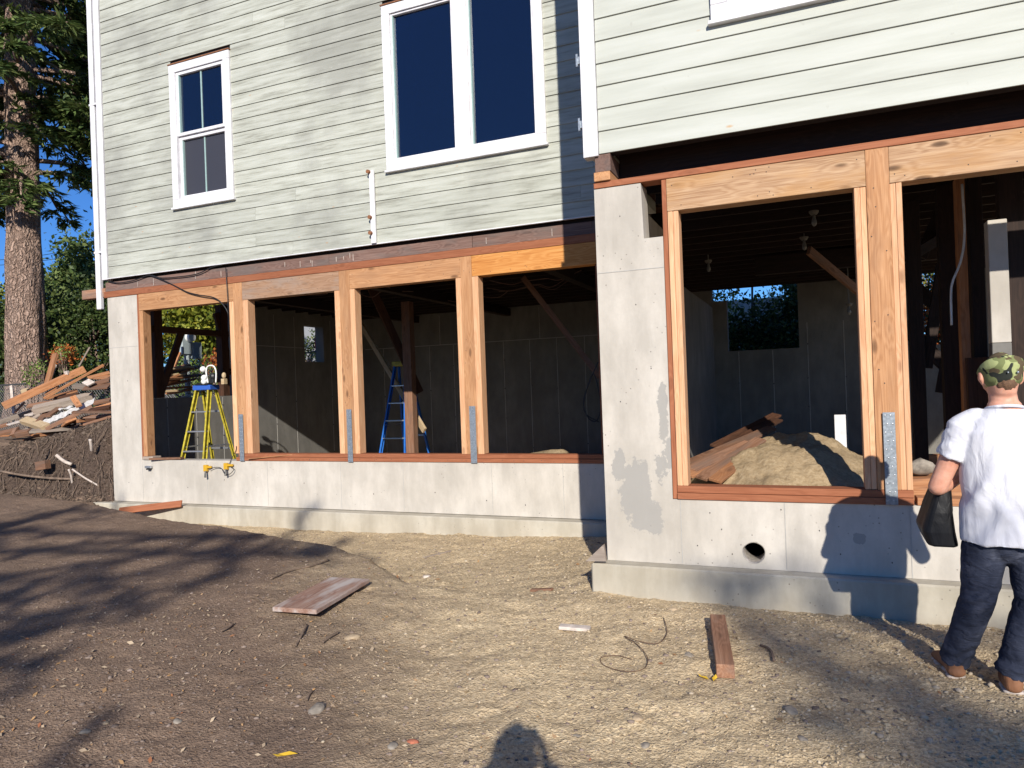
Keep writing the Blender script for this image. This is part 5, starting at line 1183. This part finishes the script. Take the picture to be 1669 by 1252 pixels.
# seen through the side window, back windows and right side
c = atx(506, 560, -15); bush('bare_bush', (c.x, c.y, c.z-.6), (.9, 1.4, .8), 420, 'bushleaf', 'sparse dark bush seen through the small side window', 'bush', .09, 5, 13)
c = atx(509, 535, -19)
wbox('neighbour_wall', (c.x-.3, c.y-3, 1.5), (c.x, c.y+4, c.z+1.2), M['farhouse']); tag(bpy.data.objects['neighbour_wall'], 'pale neighbouring wall seen through the small side window', 'wall')
c = atx(518, 560, -12.2); rc = empty('red_jacket', tuple(c), 'red cloth hanging outside the small side window', 'cloth')
mb = MB(); mb.ball((c.x, c.y, c.z), (.07, .11, .30), 10, 8); mb.build('cloth', M['red'], rc); mb = MB(); mb.ball((c.x-.0, c.y, c.z+.32), (.05, .08, .1), 8, 6); mb.build('collar', M['whiteplastic'], rc)
for k, (px, py, y, r, n, mt, lab) in enumerate([(1235, 580, 17.5, (1.3, 1.0, .95), 1500, 'bushleaf', 'dark bush filling the basement back window'), (1318, 535, 18.5, (.75, 1.0, 1.35), 1200, 'bushleaf', 'taller green bush at the right of the basement back window'), (1150, 510, 22, (.9, 1, 1.3), 500, 'yellowleaf', 'yellow green bush at the upper left of the basement back window'), (1315, 490, 24, (1.4, 1, .9), 500, 'yellowleaf', 'light green tree top at the upper right of the basement back window'), (1515, 545, 19, (1.1, 1, 1.1), 600, 'autumn', 'brown orange bush seen through the small right rear opening'), (1510, 460, 26, (1.6, 1.3, .7), 400, 'yellowleaf', 'yellow green tree seen high in the small right rear opening'), (1600, 490, 17, (1.6, 1.5, 2.4), 900, 'bushleaf', 'dark bush outside behind the sunlit concrete pier')]):
    c = at(px, py, y); bush('shrub', tuple(c), r, n, mt, lab, 'bush', .10, 6, 30+k)
c = at(1210, 497, 24); mb = MB(); mb.box((c.x-1.2, 23.8, 1.5), (c.x+1.2, 26, c.z+.15)); mb.build('far_house', M['farhouse']); tag(bpy.data.objects['far_house'], 'pale far house roofline low in the basement back window', 'house')
mb = MB(); mb.tube([Vector(at(1226, 520, 20)), Vector(at(1226, 400, 20))], .03, 6); mb.build('far_pole', M['postgrey']); tag(bpy.data.objects['far_pole'], 'thin pole against the sky in the basement back window', 'pole')
# overhead utility wires at the left
for k, (a, b) in enumerate((((-60, 428), (170, 398)), ((-60, 436), (170, 408)))):
    A = at(*a, 30); B = at(*b, 30); mid = (A+B)/2-Vector((0, 0, .2)); tubething('utility_wire', spline([A, mid, B]), .018, 'black', ['thin overhead wire crossing the sky gap, upper one', 'thin overhead wire crossing the sky gap, lower one'][k], 'wire')

# trees behind the photographer, whose boughs shade the ground
def shade_tree(name, tx, ty, H, tr, lines, label, plane, per=10, fr=.42, dk=1.0):
    g = TZ(tx, ty); T = empty(name, (tx, ty, g), label, 'tree'); b0 = Vector((tx, ty, g))
    mb = MB(); mb.tube([(0, 0, -.2), (.05, 0, H*.3), (.0, .05, H*.6), (0, 0, H)], [tr*1.2, tr, tr*.7, .04], 14); 
    FP = []; FD = []; rr = random.Random(int(H*10))
    for pts, sp, dens in lines:
        W = []
        for (x, y, *on) in pts:
            G = at(x, y, on[0]) if on else atz(x, y, .08); t_ = (G.y-plane-rr.uniform(-.5, .5))/(-TOSUN.y); W.append(G+TOSUN*t_)
        z0 = W[0].z-.3; st = Vector((tx, ty, z0)); W = spline([st]+W, 6)
        n = len(W); mb.tube([w_-b0 for w_ in W], [.055*(1-.85*i/n)+.006 for i in range(n)], 5)
        for i in range(3, n-1):
            s_ = i/(n-1); d = (W[i+1]-W[i]).normalized(); dl = (W[i+1]-W[i]).length
            clump = max(0.0, math.sin(i*1.7+z0*9.0)+.35)*1.7
            for q in range(int(dens*dl*10*dk*clump+rr.random())):
                o = Vector((rr.gauss(0, 1), rr.gauss(0, 1), rr.gauss(0, 1)))*sp*(.85-.5*s_); FP.append(W[i].lerp(W[i+1], rr.random())+o); FD.append(d+o*.8+Vector((0, 0, -.2)))
    # the rest of the crown, above and behind
    for k in range(26):
        z = H*rr.uniform(.45, .98); a = rr.uniform(math.pi*.95, math.pi*2.05); L = (H-z)*.42+.6; d = Vector((math.cos(a), math.sin(a), -.12)); e = b0+Vector((0, 0, z)); pts = [e, e+d*L*.5, e+d*L+Vector((0, 0, -.2))]
        mb.tube([p-b0 for p in pts], [.04, .025, .008], 5)
        for q in range(int(L*20)): s_ = rr.uniform(.15, 1); FP.append(pts[0].lerp(pts[2], s_)+Vector((rr.gauss(0, .2), rr.gauss(0, .2), rr.gauss(0, .12)))); FD.append(d)
    link('trunk', mesh('trunk', mb.V, mb.F, M['bark'], True), T)
    leafobj('crown', fronds(np.array(FP), np.array(FD), per, fr, .05), 'needles', T)
shade_tree('fir_tree', -2.95, -9.0, 8.9, .17, [
    ([(0, 905), (150, 893), (300, 882), (420, 880), (520, 884), (600, 893)], .10, 1.3),
    ([(0, 945), (150, 925), (300, 905), (430, 893), (540, 897)], .12, 1.6),
    ([(0, 985), (120, 960), (240, 935), (350, 915), (430, 902)], .14, 2.0),
    ([(0, 1010), (120, 995), (230, 975), (320, 950), (380, 925)], .17, 2.6),
    ([(0, 1035), (90, 1020), (180, 1000), (250, 985)], .16, 2.4),
    ([(0, 1085), (60, 1072), (110, 1055), (150, 1045)], .12, 1.6),
    ([(-40, 960), (60, 950), (160, 955), (250, 955)], .20, 2.4),
    ([(420, 900, 6.4), (470, 872, 7.3), (485, 850, 7.59), (508, 822, 7.7)], .09, 1.6),
    ([(470, 905), (500, 905), (560, 885, 7.2), (572, 882, 7.2)], .10, 1.2),
    ([(-60, 1340), (40, 1250), (100, 1200), (158, 1148)], .015, .12)],
    'conifer standing behind the photographer on the left, casting bough shadows on the dirt', -9.0, 8, .24, .36)
shade_tree('fir_tree', 11.5, -16.0, 13.5, .3, [
    ([(1700, 1240), (1600, 1185), (1500, 1135), (1400, 1085), (1300, 1045), (1220, 1000), (1150, 950)], .20, 1.7),
    ([(1700, 1265), (1600, 1235), (1500, 1205), (1420, 1150), (1360, 1110)], .30, 2.0),
    ([(1680, 1200), (1560, 1120), (1440, 1060), (1320, 1010), (1250, 990)], .16, .7),
    ([(1500, 1020), (1340, 960, 5.34), (1300, 925, 5.4), (1240, 930, 5.34), (1165, 930, 5.34), (1150, 915, 5.34)], .14, 1.4),
    ([(1700, 1290), (1600, 1270), (1480, 1255), (1400, 1215)], .30, 1.6)],
    'large conifer far behind the photographer on the right, casting soft bough shadows', -16.0, 8, .34, .6)
# ------------------------------------------------------------------ people
def loft(pts, rad, n=18, side=(1, 0, 0), capk=True):
    "elliptical tube with rounded ends; rad=[(a,b)]"
    pts = [Vector(p) for p in pts]; N = len(pts); rings = []
    for i, p in enumerate(pts):
        d = (pts[min(i+1, N-1)]-pts[max(i-1, 0)]).normalized(); s_ = Vector(side); s_ = (s_-d*s_.dot(d))
        s_ = s_.normalized() if s_.length > .05 else d.orthogonal().normalized(); t_ = d.cross(s_); rings.append((p, d, s_, t_, *rad[i]))
    V = []; Fc = []
    full = []
    p, d, s_, t_, a, b = rings[0]
    if capk:
        for k in (.15, .6, .9): h = math.sqrt(1-k*k)*min(a, b); full.append((p-d*h, s_, t_, a*k, b*k))
    for r in rings: full.append((r[0], r[2], r[3], r[4], r[5]))
    p, d, s_, t_, a, b = rings[-1]
    if capk:
        for k in (.9, .6, .15): h = math.sqrt(1-k*k)*min(a, b); full.append((p+d*h, s_, t_, a*k, b*k))
    for (p, s_, t_, a, b) in full:
        for j in range(n): w_ = 2*math.pi*j/n; V.append(tuple(p+s_*math.cos(w_)*a+t_*math.sin(w_)*b))
    K = len(full)
    for i in range(K-1):
        for j in range(n): Fc.append((i*n+j, i*n+(j+1) % n, (i+1)*n+(j+1) % n, (i+1)*n+j))
    Fc.append(tuple(range(n-1, -1, -1))); Fc.append(tuple((K-1)*n+j for j in range(n)))
    return V, Fc
def remesh(name, parts, vox, mat, parent, smooth=3, disp=None, subd=0):
    mb = MB()
    for p in parts: mb.add(*p)
    me = mesh('tmp', mb.V, mb.F, None); o = bpy.data.objects.new('tmp', me); COL.objects.link(o)
    md = o.modifiers.new('r', 'REMESH'); md.mode = 'VOXEL'; md.voxel_size = vox
    if smooth: s_ = o.modifiers.new('s', 'SMOOTH'); s_.iterations = smooth; s_.factor = .5
    dg = bpy.context.evaluated_depsgraph_get(); me2 = bpy.data.meshes.new_from_object(o.evaluated_get(dg)); bpy.data.objects.remove(o)
    me2.name = name; me2.materials.clear(); me2.materials.append(mat)
    if disp:
        n = len(me2.vertices); co = np.zeros(n*3); me2.vertices.foreach_get('co', co); no = np.zeros(n*3); me2.vertex_normals.foreach_get('vector', no); co = co.reshape(-1, 3); no = no.reshape(-1, 3)
        co += no*disp(co, no)[:, None]; me2.vertices.foreach_set('co', co.ravel())
    me2.polygons.foreach_set('use_smooth', np.ones(len(me2.polygons), bool)); me2.update()
    return link(name, me2, parent)
def hand(wrist, fdir, ndir, curl, sgn, sc=1.0):
    "palm + four fingers + thumb; fdir along the hand, ndir out of the palm"
    w_ = Vector(wrist); f = Vector(fdir).normalized(); nn = Vector(ndir); nn = (nn-f*nn.dot(f)).normalized(); s_ = f.cross(nn)*sgn; parts = []
    parts.append(loft([w_-f*.02, w_+f*.02, w_+f*.055, w_+f*.088], [(.026*sc, .018*sc), (.034*sc, .017*sc), (.041*sc, .015*sc), (.040*sc, .012*sc)], 14, s_))
    for k, (o, L) in enumerate(((-.030, .070), (-.010, .079), (.010, .074), (.029, .058))):
        p = w_+f*.085+s_*o*sc; pts = [p-f*.02, p]; a = 0
        for q, fr in enumerate((.45, .3, .25)):
            a += curl*(1.0 if q else .8); d = f*math.cos(a)+nn*math.sin(a); p = p+d*L*fr*sc; pts.append(p)
        parts.append(loft(pts, [(.0095*sc, .009*sc)]*2+[(.0088*sc, .0085*sc), (.008*sc, .008*sc), (.007*sc, .007*sc)], 8, s_))
    p = w_+f*.02-s_*.028*sc; d = (f*.6-s_*.75+nn*.35).normalized(); d2 = (f*.9-s_*.25+nn*.5).normalized()
    parts.append(loft([p, p+d*.034, p+d*.034+d2*.03, p+d*.034+d2*.052], [(.014, .013), (.0115, .011), (.010, .009), (.0075, .007)], 8, s_))
    return parts
def person(root_loc, rz, label, J, clothes, cat='person'):
    root = empty('person', root_loc, label, cat, None, rz); B = WM[root.name]; v = Vector
    # everything below in local coordinates: facing +Y, left is -X
    body = []
    T = J['torso']
    body.append(loft([p for p, a, b in T], [(a*.93, b*.92) for p, a, b in T], 22))
    N = J['neck']; body.append(loft(N, [(.066, .066), (.062, .062), (.060, .062)], 16))
    hc = v(J['head']); hr = J['hyaw']; HR = Matrix.Rotation(hr, 3, 'Z') @ Matrix.Rotation(J.get('hpitch', 0), 3, 'X')
    def H(x, y, z): return hc+HR @ v((x, y, z))
    def part(vf): V, Fc = vf; return [tuple(H(*p)) for p in V], Fc
    body.append(part(loft([(0, -.005, -.075), (0, -.010, -.03), (0, -.012, .012), (0, -.01, .028)], [(.060, .078), (.074, .092), (.078, .097), (.066, .08)], 20)))
    body.append(part(loft([(0, .035, -.105), (0, .04, -.07), (0, .035, -.02)], [(.040, .040), (.054, .05), (.064, .058)], 16)))   # jaw
    body.append(part(loft([(0, .083, .015), (0, .102, -.02), (0, .110, -.036)], [(.010, .010), (.014, .012), (.017, .012)], 8)))  # nose
    for s_ in (-1, 1):
        body.append(part(loft([(s_*.030, .082, .030), (s_*.035, .082, .028)], [(.016, .010), (.014, .009)], 8)))  # brow
        body.append(part(loft([(s_*.080, -.002, -.045), (s_*.093, -.012, -.020), (s_*.092, -.014, .008)], [(.009, .012), (.012, .021), (.010, .018)], 10)))  # ear
        body.append(part(loft([(s_*.045, .06, -.03), (s_*.04, .07, -.045)], [(.02, .02), (.018, .016)], 8)))
    body.append(part(loft([(-.020, .094, -.066), (.020, .094, -.066)], [(.006, .007), (.006, .007)], 8, (0, 1, 0))))  # lips
    for s_ in ('L', 'R'):
        S, E_, W_ = [v(q) for q in J['arm'+s_]]; k = J.get('ak', 1.0)
        body.append(loft([S, S.lerp(E_, .3), S.lerp(E_, .7), E_], [(.058*k, .060*k), (.053*k, .056*k), (.046*k, .047*k), (.043*k, .044*k)], 14))
        body.append(loft([E_, E_.lerp(W_, .25), E_.lerp(W_, .6), W_], [(.043*k, .044*k), (.046*k, .044*k), (.037*k, .034*k), (.028, .025)], 14))
        f, nn, curl = J['hand'+s_]; body += hand(W_, f, nn, curl, -1 if s_ == 'L' else 1)
        Hp, K, A = [v(q) for q in J['leg'+s_]]
        body.append(loft([Hp, Hp.lerp(K, .5), K, K.lerp(A, .35), A], [(.088, .09), (.075, .08), (.056, .058), (.056, .06), (.036, .04)], 16))
        body.append(loft([A+v((0, -.03, -.04)), A+v((0, .05, -.05)), A+v((0, .13, -.06))], [(.034, .035), (.038, .03), (.03, .02)], 10))
    def xf(name, parts, vox, mat, sm, disp=None, par=None):
        o = remesh(name, parts, vox, mat, par or root, sm, disp); return o
    xf('body', body, .0065, M['skin'], 2)
    # eyes
    for s_ in (-1, 1):
        mb = MB(); c = H(s_*.031, .083, .012); mb.ball(c, .0105, 10, 8); link('eye', mesh('eye', mb.V, mb.F, M['whiteplastic'], True), root)
    # hair
    hair = [part(loft([(0, -.026, -.055), (0, -.022, -.02), (0, -.018, .01), (0, -.012, .022)], [(.056, .080), (.078, .096), (.083, .100), (.066, .084)], 20))]
    xf('hair', hair, .008, M['hair'], 2, lambda co, no: .003*np.sin(co[:, 0]*210)*np.sin(co[:, 2]*60+co[:, 0]*90))
    clothes(root, J, xf, H, part)
    return root
def sleeve(S, E_, k, grow, f):
    e = S.lerp(E_, f); return loft([S+(S-E_).normalized()*.01, S.lerp(E_, f*.5), e], [(.070*k+grow, .072*k+grow), (.066*k+grow, .07*k+grow), (.062*k+grow, .068*k+grow)], 18, (1, 0, 0), False)
def legs(J, g, flare):
    out = []
    for s_ in ('L', 'R'):
        Hp, K, A = [Vector(q) for q in J['leg'+s_]]
        e = A+Vector((0, .0, -.030)); sx = -1 if s_ == 'L' else 1
        out.append(loft([Hp+Vector((0, 0, .10)), Hp, Hp.lerp(K, .45), K, K.lerp(e, .4), K.lerp(e, .8), e], [(.085+g, .100+g), (.096+g, .108+g), (.096+g, .105+g), (.076+g, .084+g), (.070+g, .078+g), (.065+g, .074+g), (.066+g+flare, .080+g+flare)], 22, (1, 0, 0), False))
    return out
def wrinkle_jeans(J):
    def f(co, no):
        z = co[:, 2]; x = co[:, 0]; y = co[:, 1]; am = .0035*np.exp(-((z-.45)/.10)**2)+.006*np.exp(-((z-.12)/.09)**2)+.003*np.exp(-((z-.72)/.08)**2)
        ph = z*75+np.sin(x*23+y*19)*3.0+fbm(x*3+y*2, z, 4, 3, 3)*16; return am*np.maximum(np.sin(ph), -.4)+.022*fbm(x*1.6+y*.9, z*.8, 7, 4, 8)
    return f
def tshirt_clothes(root, J, xf, H, part):
    v = Vector; T = J['torso']; SH = []
    TT = [(v(p), a+.012, b+.014) for p, a, b in T]; TT = [(v((q[0].x, q[0].y, q[0].z)), q[1], q[2]) for q in TT]
    low = TT[0]; hem = v((low[0].x, low[0].y-.004, J['hem'])); pts = [hem, v((hem.x, hem.y, J['hem']+.10))]+[q[0] for q in TT[1:]]; rad = [(J['hemr'][0], J['hemr'][1]), (J['hemr'][0]-.004, J['hemr'][1]-.006)]+[(q[1], q[2]) for q in TT[1:]]
    SH.append(loft(pts, rad, 26, (1, 0, 0), False))
    k = J.get('ak', 1.0); N0 = J['neck'][0]
    for s_ in ('L', 'R'): S, E_, W_ = [v(q) for q in J['arm'+s_]]; SH.append(sleeve(S, E_, k, .004, .50)); SH.append(loft([S+(v(N0)-S)*.35, S], [(.080*k, .066*k), (.070*k, .070*k)], 18, (0, 0, 1)))
    N = [v(q) for q in J['neck']]; 
    def folds(co, no):
        x, y, z = co[:, 0], co[:, 1], co[:, 2]; back = np.clip(-no[:, 1], 0, 1)
        cx_ = J['torso'][0][0][0]; lowk = np.exp(-((z-J['hem']-.16)/.20)**2)
        d1 = np.sin((z*.55+(x-cx_)*1.0)*46+fbm(x, z, 5, 3, 2)*7)*np.clip((x-cx_+.06)*6, 0, 1); d2 = np.sin((z*.5-(x-cx_)*1.0)*44+fbm(x, z, 5, 3, 6)*7)*np.clip(-(x-cx_-.06)*6, 0, 1)
        r = (.008*lowk+.002)*(d1+d2)+.020*fbm(x*1.2+y*.6+z*.35, z*.5, 6, 4, 12)*(.4+lowk)
        arm = np.abs(x-cx_) > .235; r = np.where(arm, .004*np.sin(z*85+y*30), r)
        return r
    o = xf('t_shirt', SH, .0075, M['tshirt'], 2, folds)
    mb = MB(); ring = []
    for j in range(25):
        w_ = 2*math.pi*j/24; p = N[0].lerp(N[1], J.get('collar', .42)); ring.append(p+v((math.cos(w_)*.077, math.sin(w_)*.077, -.016*math.sin(w_))))
    mb.tube(ring, .008, 8, False); link('collar', mesh('collar', mb.V, mb.F, M['tshirt'], True), o)
    hemr = [v((hem.x+math.cos(2*math.pi*j/32)*(J['hemr'][0]+.001), hem.y+math.sin(2*math.pi*j/32)*(J['hemr'][1]+.001), J['hem']+.004+.005*math.sin(j*1.9))) for j in range(33)]
    J2 = legs(J, .0, .004)
    pel = v(J['torso'][0][0]); J2.append(loft([pel+v((0, 0, -.06)), pel+v((0, 0, .0)), pel+v((0, 0, .10)), pel+v((0, 0, .16))], [(.148, .122), (.166, .136), (.160, .128), (.15, .12)], 22))
    jn = xf('jeans', J2, .0085, M['denim'], 2, wrinkle_jeans(J))
    for s_ in ('L', 'R'):
        sx = -1 if s_ == 'L' else 1; Hp, K, A = [v(q) for q in J['leg'+s_]]
        foot = [loft([A+v((0, -.04, -.035)), A+v((0, -.03, -.0)), A+v((0, -.02, .03))], [(.045, .045), (.045, .045), (.04, .04)], 14), loft([A+v((0, -.055, -.062)), A+v((0, .04, -.058)), A+v((J['toe'+s_]*.05, .13, -.062)), A+v((J['toe'+s_]*.08, .19, -.070))], [(.044, .036), (.048, .045), (.052, .034), (.045, .024)], 14)]
        b = xf('boot', foot, .007, M['boot'], 2, lambda co, no: .002*np.sin(co[:, 2]*120))
        sole = [loft([A+v((0, -.058, -.098)), A+v((0, .03, -.098)), A+v((J['toe'+s_]*.05, .13, -.098)), A+v((J['toe'+s_]*.08, .195, -.096))], [(.047, .012), (.048, .012), (.056, .012), (.048, .012)], 14)]
        xf('sole', sole, .006, M['scrap_tan'] if False else M['plaster'], 1, None, b)
    # cap
    cap = [part(loft([(0, -.012, -.002), (0, -.014, .022), (0, -.012, .044), (0, -.006, .056)], [(.089, .110), (.101, .119), (.096, .112), (.056, .066)], 26))]
    c_ = xf('cap', cap, .0065, M['camo'], 2, lambda co, no: .0015*np.sin(co[:, 0]*40+co[:, 2]*60))
    mb = MB(); br = [H(math.cos(a)*.066, .085+math.sin(a)*.080, .012+.010*math.sin(a)) for a in [math.pi*i/14 for i in range(15)]]; br2 = [p+v((0, 0, .006)) for p in br]
    V_ = [tuple(p) for p in br+br2]; n = 15; Fc = [tuple(range(n)), tuple(range(2*n-1, n-1, -1))]+[(i, i+n, (i+1) % n+n, (i+1) % n) for i in range(n)]
    link('brim', mesh('brim', V_, Fc, M['camo']), c_)
    mb = MB(); mb.ball(H(.03, -.124, -.018), .006, 8, 6); mb.ball(H(-.012, -.126, -.018), .0045, 8, 6); link('snap', mesh('snap', mb.V, mb.F, M['steel'], True), c_)
PX0 = at(1630, 620, 4.20).x; g0 = TZ(PX0, 4.2)
def lx(px, y=4.2): return at(px, 700, y).x-PX0
# man: local origin at ground below his chest
fl = onground(1556, 1098); fr_ = onground(1648, 1122)
Jm = dict(
    torso=[((.0, 0, .80), .172, .145), ((.0, 0, .92), .178, .146), ((.005, 0, 1.05), .180, .138), ((.01, -.005, 1.18), .187, .132), ((.01, -.01, 1.29), .185, .12), ((.01, -.012, 1.345), .145, .10), ((.012, -.008, 1.395), .085, .075)],
    neck=[(.012, -.012, 1.37), (.010, .0, 1.44), (.008, .012, 1.49)], head=(.005, .018, 1.565), hyaw=R_(8), hpitch=R_(-14),
    armL=[(-.165, -.01, 1.305), (-.285, .02, 1.0), (-.09, .25, 1.07)], armR=[(.19, -.01, 1.305), (.30, .02, 1.0), (.06, .27, 1.08)], ak=1.04,
    handL=((.9, .5, .05), (0, .3, -1), .35), handR=((-.9, .5, .05), (0, .3, -1), .35),
    legL=[(-.085, 0, .80), (-.125, .015, .45), (fl.x-PX0+.0, fl.y-4.2, .10+fl.z-g0)], legR=[(.10, 0, .80), (.10, .0, .45), (fr_.x-PX0, fr_.y-4.2, .10+fr_.z-g0)],
    hem=.735, hemr=(.198, .160), toeL=-.5, toeR=.8)
man = person((PX0, 4.2, g0), 0.0, 'man seen from behind in white t-shirt, camouflage cap and dark jeans, head bowed', Jm, tshirt_clothes)
B = WM[man.name]
bag = empty('tool_case', tuple(B @ Vector((-.26, .15, .72))), 'black soft case hanging at the left side of the man in the white t-shirt', 'case')
def bagpart():
    P = []; ring = [(1.05, -.235, .02, .10, .26), (.98, -.250, .035, .05, .28), (.86, -.272, .058, .03, .30), (.76, -.285, .078, .02, .30), (.685, -.265, .070, .02, .29)]
    V = []; Fc = []
    for (z, xc, hw, y0, y1) in ring:
        for (sx, yy) in ((-1, y0+.03), (-.7, y0), (.7, y0), (1, y0+.03), (1, y1-.03), (.7, y1), (-.7, y1), (-1, y1-.03)): V.append(tuple(B @ Vector((xc+sx*hw, yy, z+yy*.05))))
    for i in range(len(ring)-1):
        for j in range(8): Fc.append((i*8+j, (i+1)*8+j, (i+1)*8+(j+1) % 8, i*8+(j+1) % 8))
    Fc.append(tuple(range(8))); Fc.append(tuple(range((len(ring)-1)*8+7, (len(ring)-1)*8-1, -1))); return V, Fc
V_, Fc = bagpart(); o = link('case_body', mesh('case_body', V_, Fc, M['nylon'], False), bag, Matrix.Identity(4))
bv = o.modifiers.new('b', 'BEVEL'); bv.width = .012; bv.segments = 2
mb = MB(); mb.tube(spline([B @ Vector((-.235, .11, 1.04)), B @ Vector((-.19, .14, 1.10)), B @ Vector((-.12, .20, 1.105)), B @ Vector((-.19, .24, 1.08)), B @ Vector((-.235, .22, 1.04))]), .011, 6); mb.build('handle', M['nylon'], bag, smooth=True)
# the photographer, whose shadow falls into the picture
def jacket_clothes(root, J, xf, H, part):
    v = Vector; T = J['torso']; SH = [loft([v(p) for p, a, b in T], [(a+.02, b+.022) for p, a, b in T], 24, (1, 0, 0), False)]
    for s_ in ('L', 'R'):
        S, E_, W_ = [v(q) for q in J['arm'+s_]]; SH.append(sleeve(S, E_, 1, .004, 1.0)); SH.append(loft([S+(v(J['neck'][0])-S)*.35, S], [(.088, .076), (.080, .080)], 18, (0, 0, 1))); SH.append(loft([E_, W_.lerp(E_, .12)], [(.062, .062), (.045, .045)], 16))
    xf('jacket', SH, .01, M['greyshirt'], 2)
    xf('trousers', legs(J, 0, 0)+[loft([v(T[0][0])+v((0, 0, -.05)), v(T[0][0])+v((0, 0, .12))], [(.17, .13), (.175, .135)], 20)], .011, M['denim'], 2)
    for s_ in ('L', 'R'):
        A = v(J['leg'+s_][2]); xf('boot', [loft([A+v((0, -.055, -.05)), A+v((0, .05, -.055)), A+v((0, .18, -.07))], [(.046, .045), (.05, .045), (.045, .025)], 14), loft([A+v((0, -.03, -.03)), A+v((0, -.02, .08))], [(.05, .05), (.05, .05)], 12)], .009, M['boot'], 2)
    cap = [part(loft([(0, -.01, .035), (0, -.012, .07), (0, -.008, .105)], [(.092, .108), (.08, .096), (.05, .06)], 22))]; xf('cap', cap, .008, M['greyshirt'], 2)
YP = -YAW*-1
prz = YAW; gp = TZ(.14, -.42)
# local frame: facing +Y turned by YAW, lens at local (0,.40,1.6)
Rz = Matrix.Rotation(prz, 3, 'Z'); off = Rz @ Vector((.06, .43, 0)); pl = Vector((0, 0, 0))-off
Jp = dict(
    torso=[((.0, -.02, .97), .165, .125), ((.0, -.02, 1.10), .16, .12), ((.0, -.02, 1.22), .17, .12), ((.0, -.03, 1.40), .185, .115), ((.0, -.03, 1.50), .17, .10), ((.0, -.025, 1.555), .10, .075)],
    neck=[(0, -.02, 1.54), (0, -.01, 1.60), (0, .0, 1.62)], head=(0, .02, 1.69), hyaw=0, hpitch=0,
    armL=[(-.175, -.02, 1.49), (-.27, .14, 1.28), (-.10, .34, 1.50)], armR=[(.175, -.02, 1.49), (.33, .14, 1.30), (.13, .33, 1.50)],
    handL=((.15, .35, .9), (1, .2, 0), .5), handR=((-.15, .35, .9), (-1, .2, 0), .5),
    legL=[(-.085, -.02, .96), (-.10, .0, .52), (-.12, -.02, .10)], legR=[(.085, -.02, .96), (.11, .0, .52), (.13, -.02, .10)], toeL=0, toeR=0)
ph = person((pl.x, pl.y, gp), prz, 'photographer in grey jacket holding up a phone, shadow falling at the bottom', Jp, jacket_clothes)
pc = CAM - F*.016
Mp = Matrix((RT, F, UP)).transposed().to_4x4(); Mp.translation = pc
phn = empty('phone', tuple(pc), 'black phone held level in both hands of the photographer', 'phone')
mb = MB(); mb.box((-.125, -.008, -.055), (.045, .001, .022), .004); mb.build('phone_body', M['black'], phn, Mp)
mb = MB(); mb.box((-.123, -.0095, -.053), (.043, -.0082, .020), .0); mb.build('screen', M['darkglass'], phn, Mp)
